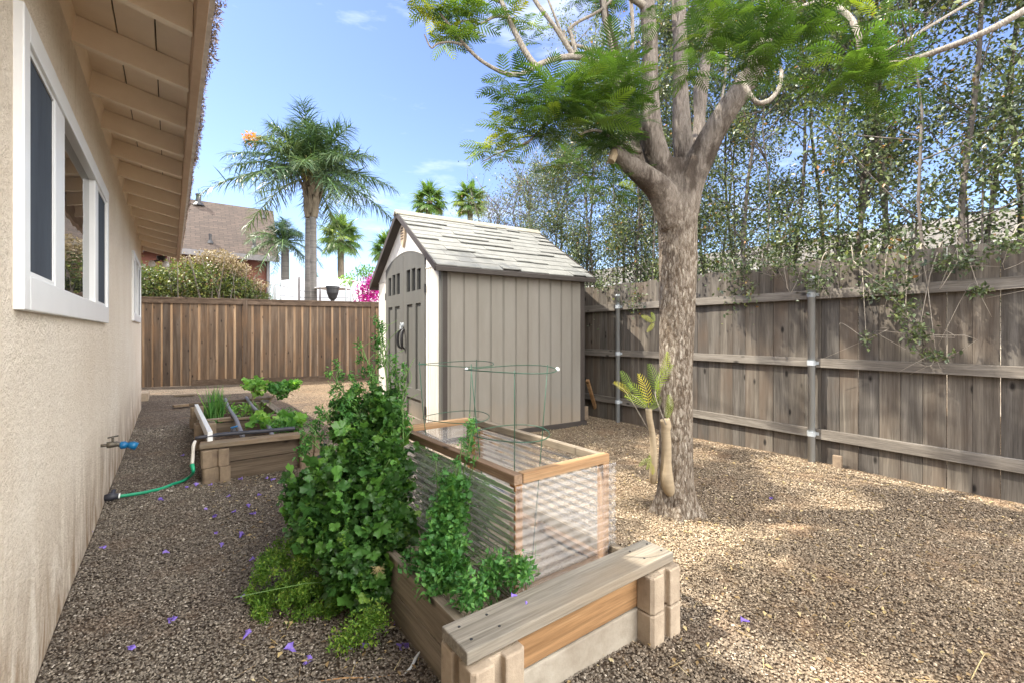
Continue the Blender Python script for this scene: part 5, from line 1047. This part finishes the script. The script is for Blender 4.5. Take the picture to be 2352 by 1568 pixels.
for (u, v, yc, ru, rv, k) in sp_:
    c = at_x(u, v, -.16); s = c.x*sy+c.y*cy; s /= 1050; cs.append((tuple(c), (ru*s, ru*s, rv*s), k))
    top = Vector((FX(c.y)+.08, c.y+random.uniform(-.2, .2), 1.93)); b.tube([Vector((FX(c.y)+.25, c.y, 1.6)), top, (top+c)/2+Vector((-.03, 0, .08)), c], [.008, .006, .004, .002], 5, smooth=4)
    for _ in range(3): b.tube([c, c+Vector((random.gauss(0, .03), random.gauss(0, .12), random.gauss(-.02, .1))), c+Vector((random.gauss(0, .05), random.gauss(0, .2), random.gauss(-.05, .15)))], [.003, .002, .001], 4, smooth=3)
pale = plain('pale_bare_twig', (.36, .32, .26), (.24, .20, .16), 12, .8, .1, 60)
b.obj('stem', pale, vine, smooth=True); V, F, T = cloud(cs, 300, (.025, .05), LEAF, out=.2, shell=.2); npmesh('leaves', V, F, M['tree_leaf'], vine, tint=T)
# low shrub foliage along the fence foot beyond, so the hedge is dense just above the boards
cs = [((FX(y_)+.45, y_, 2.2+.2*math.sin(y_*3)), (.28, .35, .55), 2.3) for y_ in np.arange(-.8, 9, .5)]
V, F, T = cloud(cs, 330, (.028, .055), LEAF, out=.2, shell=.2); h = empty('fence_hedge', (5.4, 4, 0), 'ragged leafy hedge growing just behind the top of the side fence', 'hedge')
npmesh('leaves', V, F, M['tree_leaf'], h, tint=T); b = MB()
for c, r_, w__ in cs:
    for _ in range(3): b.tube([(c[0], c[1], 0), (c[0]+random.uniform(-.1, .1), c[1]+random.uniform(-.1, .1), c[2]+.1), (c[0]+random.uniform(-.25, .2), c[1]+random.uniform(-.3, .3), c[2]+.35)], [.012, .008, .003], 4)
b.obj('stem', M['ht_trunk'], h)
# ------------------------------------------------------------------ neighbours' houses
M['tan_shingle'] = plain('tan_shingle_roof', (.40, .29, .22), (.27, .19, .145), 9, .95, .5, 30, stretch=(1, 1, 1), bdist=.02)
m, nt, bs = newmat('brown_shingle_courses'); v = coords(nt, (1, 1, 1), False)
bt = N(nt, 'ShaderNodeTexBrick'); bt.inputs['Scale'].default_value = 1; bt.inputs['Brick Width'].default_value = .33; bt.inputs['Row Height'].default_value = .14; bt.inputs['Mortar Size'].default_value = .012
bt.inputs['Color1'].default_value = (.070, .050, .040, 1); bt.inputs['Color2'].default_value = (.045, .033, .027, 1); bt.inputs['Mortar'].default_value = (.03, .022, .018, 1)
nt.links.new(v, bt.inputs['Vector']); c = mixc(nt, .5, bt.outputs[0], ramp(nt, noise(nt, v, 5, 5, .6), [(.3, (.75, .75, .75)), (.7, (1.2, 1.2, 1.2))]), 'MULTIPLY')
nt.links.new(c, bs.inputs['Base Color']); bs.inputs['Roughness'].default_value = .95; bump(nt, bs, bt.outputs['Fac'], .4, .02); M['shingle2'] = m
m, nt, bs = newmat('pale_shingle_courses'); v = coords(nt, (1, 1, 1), False)
bt = N(nt, 'ShaderNodeTexBrick'); bt.inputs['Scale'].default_value = 1; bt.inputs['Brick Width'].default_value = .33; bt.inputs['Row Height'].default_value = .14; bt.inputs['Mortar Size'].default_value = .014
bt.inputs['Color1'].default_value = (.13, .118, .10, 1); bt.inputs['Color2'].default_value = (.09, .082, .07, 1); bt.inputs['Mortar'].default_value = (.07, .06, .05, 1)
nt.links.new(v, bt.inputs['Vector']); nt.links.new(bt.outputs[0], bs.inputs['Base Color']); bs.inputs['Roughness'].default_value = .95; M['shingle3'] = m
M['redwall'] = plain('red_brown_siding', (.17, .065, .045), (.11, .04, .03), 4, .85, .5, 6, stretch=(.3, .3, 14), bdist=.03)
M['greyfascia'] = plain('grey_gutter', (.17, .16, .165), (.12, .11, .11), 4, .6, .1, 40)
nh = empty('neighbour_house', (-1, 25, 0), 'two storey red brown house with a tan shingle roof beyond the back fence', 'house')
ex, ey, ez = 3.79, 22.12, 4.53; rx_, ry_, rzz = 4.02, 24.9, 7.15; s_ = math.atan2(rzz-ez, ry_-ey)
# roof slab built flat in local XY then tilted, so the shingle courses follow the slope
LR = math.hypot(rzz-ez, ry_-ey)
def slab(name, mat, parent, origin, ang, tilt, w0, w1, L_, t):
    me = bpy.data.meshes.new(name); v_ = [(w0, 0, 0), (w1, 0, 0), (w1+.23, L_, 0), (w0, L_, 0)]; v_ += [(x, y, -t) for x, y, z in v_]
    me.from_pydata(v_, [], [(0, 1, 2, 3), (7, 6, 5, 4), (0, 4, 5, 1), (1, 5, 6, 2), (2, 6, 7, 3), (3, 7, 4, 0)]); me.materials.append(mat)
    o = bpy.data.objects.new(name, me); COL.objects.link(o); o.parent = parent; o.location = Vector(origin)-wloc(parent); o.rotation_euler = (tilt, 0, ang); return o
rf = slab('roof', M['shingle2'], nh, (ex, ey, ez), 0, s_, -15, 0, LR, .12)
slab('roof', M['shingle2'], nh, (rx_, ry_+2.8, ez), math.pi, s_, 0, 15, LR, .12)
MB().box(-11, ex-.35, ey+.55, ry_+2.4, 0, ez+.3).prism([(ey+.55, ez+.29), (ry_+2.2, ez+.29), (ry_, rzz-.2)], ex-1.0, ex-.35, 0).obj('wall', M['redwall'], nh)
MB().box(-11, ex+.01, ey-.10, ey-.02, ez-.25, ez-.02).obj('gutter', M['greyfascia'], nh)
MB().box(ex-.4, ex-.28, ey+.42, ey+.54, 0, ez-.1).obj('corner_post', M['greyfascia'], nh)
def onroof(u, v):
    a = (u-1176)/1050; best = None
    for i in range(400):
        t = i/399; y_ = ey+(ry_-ey)*t; z_ = ez+(rzz-ez)*t; yc = y_/(cy-a*sy); vv = 765-(z_-CH)*1050/yc
        if best is None or abs(vv-v) < best[0]: best = (abs(vv-v), W(u, vv, yc))
    return best[1]
for u, v, h_, r_ in ((456, 470, .40, .10), (606, 500, .28, .05), (483, 557, .28, .05), (584, 569, .26, .06), (620, 555, .26, .05)):
    p = onroof(u, v); MB().lathe((p.x, p.y, 0), [(r_, p.z-.05), (r_, p.z+h_), (r_*1.2, p.z+h_), (r_*1.2, p.z+h_+.06)], 10).lathe((p.x, p.y, 0), [(r_*2.6, p.z-.06), (r_*1.4, p.z+.08)], 10).obj('roof_vent', M['darkmetal'], nh)
nh2 = empty('side_neighbour_house', (12, 3, 0), 'low house with a pale shingle roof glimpsed through the trees behind the side fence', 'house')
MB().box(9.6, 17, -8, 14, 0, 2.5).obj('wall', M['stucco'], nh2)
TL = math.hypot(4.4, 1.25); me = MB()
o = bpy.data.meshes.new('roof'); o.from_pydata([(0, -9, 0), (TL, -9, 0), (TL, 15, 0), (0, 15, 0), (0, -9, -.12), (TL, -9, -.12), (TL, 15, -.12), (0, 15, -.12)], [], [(0, 1, 2, 3), (7, 6, 5, 4), (0, 4, 5, 1), (1, 5, 6, 2), (2, 6, 7, 3), (3, 7, 4, 0)]); o.materials.append(M['shingle3'])
o = bpy.data.objects.new('roof', o); COL.objects.link(o); o.parent = nh2; o.location = Vector((9.0, 0, 2.42))-wloc(nh2); o.rotation_euler = (0, -math.atan2(1.25, 4.4), 0)
MB().box(8.92, 8.99, -9, 15, 2.28, 2.44).obj('fascia', M['white'], nh2)
# white shade structure, canopy, heater, poles beyond the back fence
M['canvas'] = plain('white_canvas', (.80, .82, .85), (.74, .76, .80), 1.2, .8, .1, 6)
def wall_between(name, u0, u1, v0, v1, yc, th, mat, parent): a, b_ = W(u0, v0, yc), W(u1, v1, yc); dz = Vector((sy, cy, 0))*th; return a, b_, dz
sh = W(720, 690, 17)
tent = empty('shade_tent', (sh.x, sh.y, 0), 'white fabric shade tent standing beyond the back fence', 'tent')
a, c = W(644, 765, 17.5), W(806, 765, 17.0); zt = CH+(765-637)/1050*17.3; dd = (c-a).normalized(); nn = Vector((-dd.y, dd.x, 0))
def q3(p, z): return (p.x, p.y, z)
MB().add([q3(a, 0), q3(c, 0), q3(c, zt-.25), q3(a, zt-.1), q3(a+nn*3, 0), q3(c+nn*3, 0), q3(c+nn*3, zt-.25), q3(a+nn*3, zt-.1)], [(0, 1, 2, 3), (5, 4, 7, 6), (1, 5, 6, 2), (4, 0, 3, 7)]).obj('wall', M['canvas'], tent)
mid = (a+c)/2+nn*1.5; MB().add([q3(a, zt-.1), q3(c, zt-.25), q3(c+nn*3, zt-.25), q3(a+nn*3, zt-.1), (mid.x, mid.y, zt+.25)], [(0, 1, 4), (1, 2, 4), (2, 3, 4), (3, 0, 4)]).obj('roof', M['canvas'], tent)
for p in (a, c): MB().tube([q3(p, 0), q3(p, zt)], .03, 8).obj('pole', M['galv'], tent)
p = W(765, 660, 14); um_ = empty('patio_umbrella', (p.x, p.y, 0), 'low flat white patio umbrella beyond the back fence', 'umbrella')
z1_ = CH+(765-655)/1050*14; MB().lathe((p.x, p.y, 0), [(.02, z1_+.02), (.10, z1_), (.52, z1_-.10), (.52, z1_-.12), (.10, z1_-.03)], 20).obj('canopy', M['canvas'], um_); MB().tube([(p.x, p.y, 0), (p.x, p.y, z1_)], .02, 8).obj('pole', M['galv'], um_)
p = W(764, 690, 13.2); gr = empty('patio_heater', (p.x, p.y, 0), 'black lantern shaped heater just beyond the back fence', 'heater'); z0_ = CH+(765-690)/1050*13.2
MB().lathe((p.x, p.y, 0), [(.19, z0_+.34), (.19, z0_+.40), (.17, z0_+.40)], 16).obj('lid', M['darkmetal'], gr); MB().lathe((p.x, p.y, 0), [(.05, 0), (.05, z0_), (.10, z0_+.04), (.16, z0_+.2), (.17, z0_+.335)], 16).obj('body', M['darkmetal'], gr)
b = MB()
for i, (u, vt, yc) in enumerate(((618, 652, 13), (628, 652, 13), (633, 660, 13.2), (687, 636, 13.5), (735, 664, 13.5), (795, 650, 13.5), (806, 660, 13.5))):
    p = W(u, 765, yc); t_ = W(u+(6 if i < 2 else 0), vt, yc); l_ = ['bent grey metal pole beyond the fence, left of a matching pair', 'bent grey metal pole beyond the fence, right of a matching pair', 'short thin grey pole beside the bent pair of poles', 'dark post left of the tall twin palm beyond the fence', 'dark post right of the tall twin palm beyond the fence', 'slim grey post right of the black heater', 'rightmost slim post before the magenta bougainvillea'][i]
    tag(MB().tube([(p.x, p.y, 0), (p.x, p.y, CH+(765-680)/1050*yc), tuple(t_)], .034 if i == 3 else .028, 8, smooth=3).obj('garden_pole', M['greyfascia'] if i in (3, 4) else M['galv'], None, smooth=True, loc=(p.x, p.y, 0)), l_, 'pole', 'poles beyond the back fence')
curve('string_light_wire', [W(596, 640, 13.5), W(640, 655, 13.5), W(687, 668, 13.5), W(740, 672, 13.5)], .007, M['darkmetal'], 'thin dark cable sagging between poles beyond the fence, the upper one', 'cable', 4, 5)
curve('string_light_wire', [W(580, 668, 13.5), W(640, 678, 13.5), W(700, 684, 13.5), W(800, 684, 13.5)], .007, M['darkmetal'], 'thin dark cable strung low along the fence top between poles', 'cable', 4, 5)
# ------------------------------------------------------------------ palms
def feather_palm(trunks, crown, R_, nf, label, seed, orange=False, droopy=1.0, cat_='palm tree', lean=None):
    random.seed(seed); r = empty('feather_palm', (crown.x, crown.y, 0), label, cat_); s = R_
    for (p0, p1, ra, rb) in trunks: MB().tube([p0, p0.lerp(p1, .5), p1], [ra*1.15, ra, rb], 16, smooth=8, wob=.02).obj('trunk', M['palm_trunk'], r, smooth=True)
    P, D, S_, T = [], [], [], []; b = MB()
    for i in range(nf):
        az_ = i*2.399+random.uniform(-.2, .2); el = R(86)-R(92)*(i/nf)**1.0+random.uniform(-.08, .08); L_ = s*random.uniform(.85, 1.1)*(1 if i > 5 else .85)
        d = Vector((math.cos(az_)*math.cos(el), math.sin(az_)*math.cos(el), math.sin(el))); g = droopy*(.22+.30*i/nf)
        pts = [crown+d*(L_*t)+Vector((0, 0, -g*L_*t*t*1.15)) for t in np.linspace(0, 1, 12)]
        b.tube(pts, [.030*(1-.9*k/11) for k in range(12)], 5); side0 = d.cross(Vector((0, 0, 1))).normalized() if abs(d.z) < .98 else Vector((1, 0, 0))
        nl = 84; tn = random.random()
        for k in range(nl):
            t = .10+.9*k/(nl-1); f = t*11; i0 = min(int(f), 10); p = pts[i0].lerp(pts[i0+1], f-i0); tg = (pts[i0+1]-pts[i0]).normalized(); ll = s*.26*math.sin(math.pi*min(.97, .12+.80*t))**.6
            for q in (-1, 1):
                dv_ = (side0*q*random.uniform(.6, 1)+tg*.65+Vector((random.gauss(0, .22), random.gauss(0, .22), -.28+random.gauss(0, .35)))).normalized(); P.append(p); D.append(dv_); S_.append(ll*random.uniform(.75, 1.1)); T.append(min(1, max(0, tn*.6+random.random()*.4)))
    V, F, T2 = merge(BLADE[0]*np.array([.6, 1, 1]), BLADE[1], np.array(P), frames(np.array(D), (0, 0, 1), .3), np.array(S_), np.array(T)); npmesh('fronds', V, F, M['palm'], r, tint=T2); b.obj('frond_ribs', M['stemgreen'], r, smooth=True)
    return r
ry = 14.0
c0 = W(717, 408, ry); fpm = feather_palm([(W(721, 790, ry)*1, W(719, 500, ry), .095, .10), (W(706, 790, ry+.5), W(708, 500, ry+.5), .092, .088)], c0, 2.75, 38, 'tall twin trunked feather palm towering beyond the back fence', 5)
for o in fpm.children:
    if o.name.startswith('trunk'): pass
b = MB(); random.seed(9)
for k in range(70):
    a_ = random.uniform(0, 6.28); t = random.random(); z = c0.z-.1-1.05*t; rr = .10+.10*math.sin(math.pi*min(1, t*1.1)); q = Vector((c0.x+rr*math.cos(a_), c0.y+rr*math.sin(a_), z)); b.bar(q, q+Vector((math.cos(a_)*(.07+.10*(1-t)), math.sin(a_)*(.07+.10*(1-t)), .34)), .09, .03)
for xx in (708, 722): b.lathe((W(xx, 0, ry).x, W(xx, 0, ry).y, 0), [(.10, W(0, 500, ry).z), (.13, W(0, 485, ry).z), (.14, W(0, 460, ry).z), (.11, W(0, 430, ry).z), (.07, W(0, 400, ry).z)], 12)
b.obj('leaf_bases', M['boot'], fpm)
V, F, T = cloud([(tuple(W(708, 385, ry-.35)), (.28, .25, .30), 1)], 260, (.12, .3), BLADE, out=.8, shell=.1); npmesh('flower_spray', V, F, M['straw'], fpm, tint=T)
V, F, T = cloud([(tuple(W(582, 322, ry-.3)), (.30, .2, .18), 1)], 170, (.06, .14), LEAF, shell=.1); npmesh('yellowed_leaflets', V, F, M['orange_seed'], fpm, tint=T)
feather_palm([(W(655, 790, 18), W(655, 570, 18), .16, .14)], W(652, 560, 18), 1.7, 22, 'feather palm half hidden between the tan roof and the twin palm', 8, droopy=1.5)
def fan_palm(base, crown, R_, nf, tr_, label, seed):
    random.seed(seed); r = empty('fan_palm', (crown.x, crown.y, 0), label, 'palm tree', 'fan palms beyond the fence'); MB().tube([base, base.lerp(crown, .5), crown], [tr_*1.1, tr_, tr_*.9], 12, smooth=8, wob=.08).obj('trunk', M['boot'], r, smooth=True)
    P, D, U, S_, T = [], [], [], [], []; b = MB()
    for i in range(nf):
        az_ = i*2.399; el = R(85)-R(135)*(i/nf)**.9+random.uniform(-.1, .1); d = Vector((math.cos(az_)*math.cos(el), math.sin(az_)*math.cos(el), math.sin(el))); h_ = crown+d*R_*.45; b.tube([crown, h_], [.022, .012], 5)
        x = d.orthogonal().normalized(); x = (d.cross(Vector((0, 0, 1))).normalized() if abs(d.z) < .97 else x); tn = random.random()
        for k in range(34):
            a_ = R(-125+250*k/33); bl_ = (d*math.cos(a_)+x*math.sin(a_)+Vector((0, 0, -.15-.25*abs(math.sin(a_))))).normalized(); P.append(h_); D.append(bl_); S_.append(R_*.55*random.uniform(.85, 1.05)); T.append(min(1, max(0, tn*.7+.3*random.random())))
    V, F, T2 = merge(BLADE[0]*np.array([1.25, 1, 1.4]), BLADE[1], np.array(P), frames(np.array(D), (0, 0, 1), .2), np.array(S_), np.array(T)); npmesh('fronds', V, F, M['fanpalm'], r, tint=T2); b.obj('leaf_stalks', M['stemgreen'], r, smooth=True)
for (u, v, yc, Rpx, tr_, lab, sd) in ((783, 545, 18, 66, .13, 'bright green fan palm right of the tall twin palm', 1), (888, 572, 20, 50, .11, 'small fan palm peeping out left of the shed gable', 2), (986, 462, 23, 54, .17, 'fan palm rising above the shed roof, left of the pair', 3), (1080, 462, 24, 56, .15, 'fan palm rising above the shed roof, right of the pair', 4)):
    fan_palm(W(u, 800, yc), W(u, v, yc), Rpx*yc/1050, 24, tr_, lab, sd)
# ------------------------------------------------------------------ bushes beyond the back fence
hb = W(470, 765, 12.6); hed = empty('flowering_bush', (hb.x, hb.y, 0), 'broad dark green bush with pale dry flower heads behind the back fence', 'bush')
YB = 12.4
cs = [wc(350, 655, YB, 58, 42, 60, 1), wc(420, 645, YB, 58, 44, 60, 1.1), wc(490, 645, YB, 55, 42, 60, 1.1), wc(545, 665, YB+.3, 40, 30, 60, .8), wc(585, 682, YB+.5, 30, 12, 50, .3), wc(300, 650, YB-.6, 60, 50, 60, .8), wc(400, 680, YB, 90, 30, 70, .7), wc(520, 685, YB+.3, 90, 25, 60, .7)]
V, F, T = cloud(cs, 2500, (.05, .10), LEAF, out=.4, shell=.55); npmesh('leaves', V, F, M['bush_leaf'], hed, tint=T)
ds = [wc(500, 590, YB, 45, 14, 50, .9), wc(548, 622, YB+.2, 28, 18, 40, .8), wc(440, 600, YB, 40, 14, 50, .45), wc(595, 655, YB+.4, 24, 12, 30, .3), wc(525, 610, YB-.2, 45, 22, 30, .5)]
V, F, T = cloud(ds, 900, (.04, .085), LEAF, out=.3, shell=.3); npmesh('dry_flowers', V, F, M['bush_dry'], hed, tint=T)
b = MB(); random.seed(4)
for c, rr, w__ in cs+ds:
    for _ in range(7): g_ = Vector((c[0]+random.gauss(0, .2), c[1]+random.gauss(0, .2), 0)); e = Vector(c)+Vector((random.gauss(0, rr[0]*.8), random.gauss(0, rr[1]*.6), random.gauss(0, rr[2]*.7))); b.tube([g_, g_.lerp(e, .6)+Vector((random.gauss(0, .1), random.gauss(0, .1), .1)), e], [.022, .014, .004], 5, smooth=2)
b.obj('stem', M['ht_trunk'], hed, smooth=True)
p = W(845, 665, 14.5); bg_ = empty('bougainvillea', (p.x, p.y, 0), 'magenta bougainvillea beside the left edge of the shed', 'bougainvillea')
V, F, T = cloud([wc(845, 668, 14.5, 30, 26, 30, 1), wc(865, 655, 14.5, 24, 26, 30, .9), wc(850, 690, 14.5, 35, 15, 30, .7)], 900, (.05, .09), LEAF, shell=.4); npmesh('flowers', V, F, M['magenta'], bg_, tint=T)
V, F, T = cloud([wc(855, 670, 14.6, 34, 34, 30, 1)], 300, (.05, .08), LEAF, shell=.4); npmesh('leaves', V, F, M['bush_leaf'], bg_, tint=T)
MB().tube([(p.x, p.y, 0), (p.x, p.y+.1, 1.3), tuple(p)], [.04, .03, .015], 6).obj('stem', M['ht_trunk'], bg_)
p = W(830, 640, 15.5); og = empty('open_shrub', (p.x, p.y, 0), 'thin open green shrub behind the bougainvillea', 'shrub')
V, F, T = cloud([wc(800, 645, 15.5, 22, 16, 30, .6), wc(835, 625, 15.5, 26, 18, 30, .7), wc(860, 632, 15.5, 18, 22, 30, .6)], 380, (.06, .11), LEAF, shell=.2); npmesh('leaves', V, F, M['kale'], og, tint=T)
b = MB()
for u, v in ((800, 640), (820, 618), (835, 612), (850, 620), (862, 625)): b.tube([(p.x, p.y, 0), tuple(W((u+830)/2, 700, 15.5)), tuple(W(u, v, 15.5))], [.03, .02, .006], 5)
b.obj('stem', M['ht_trunk'], og)
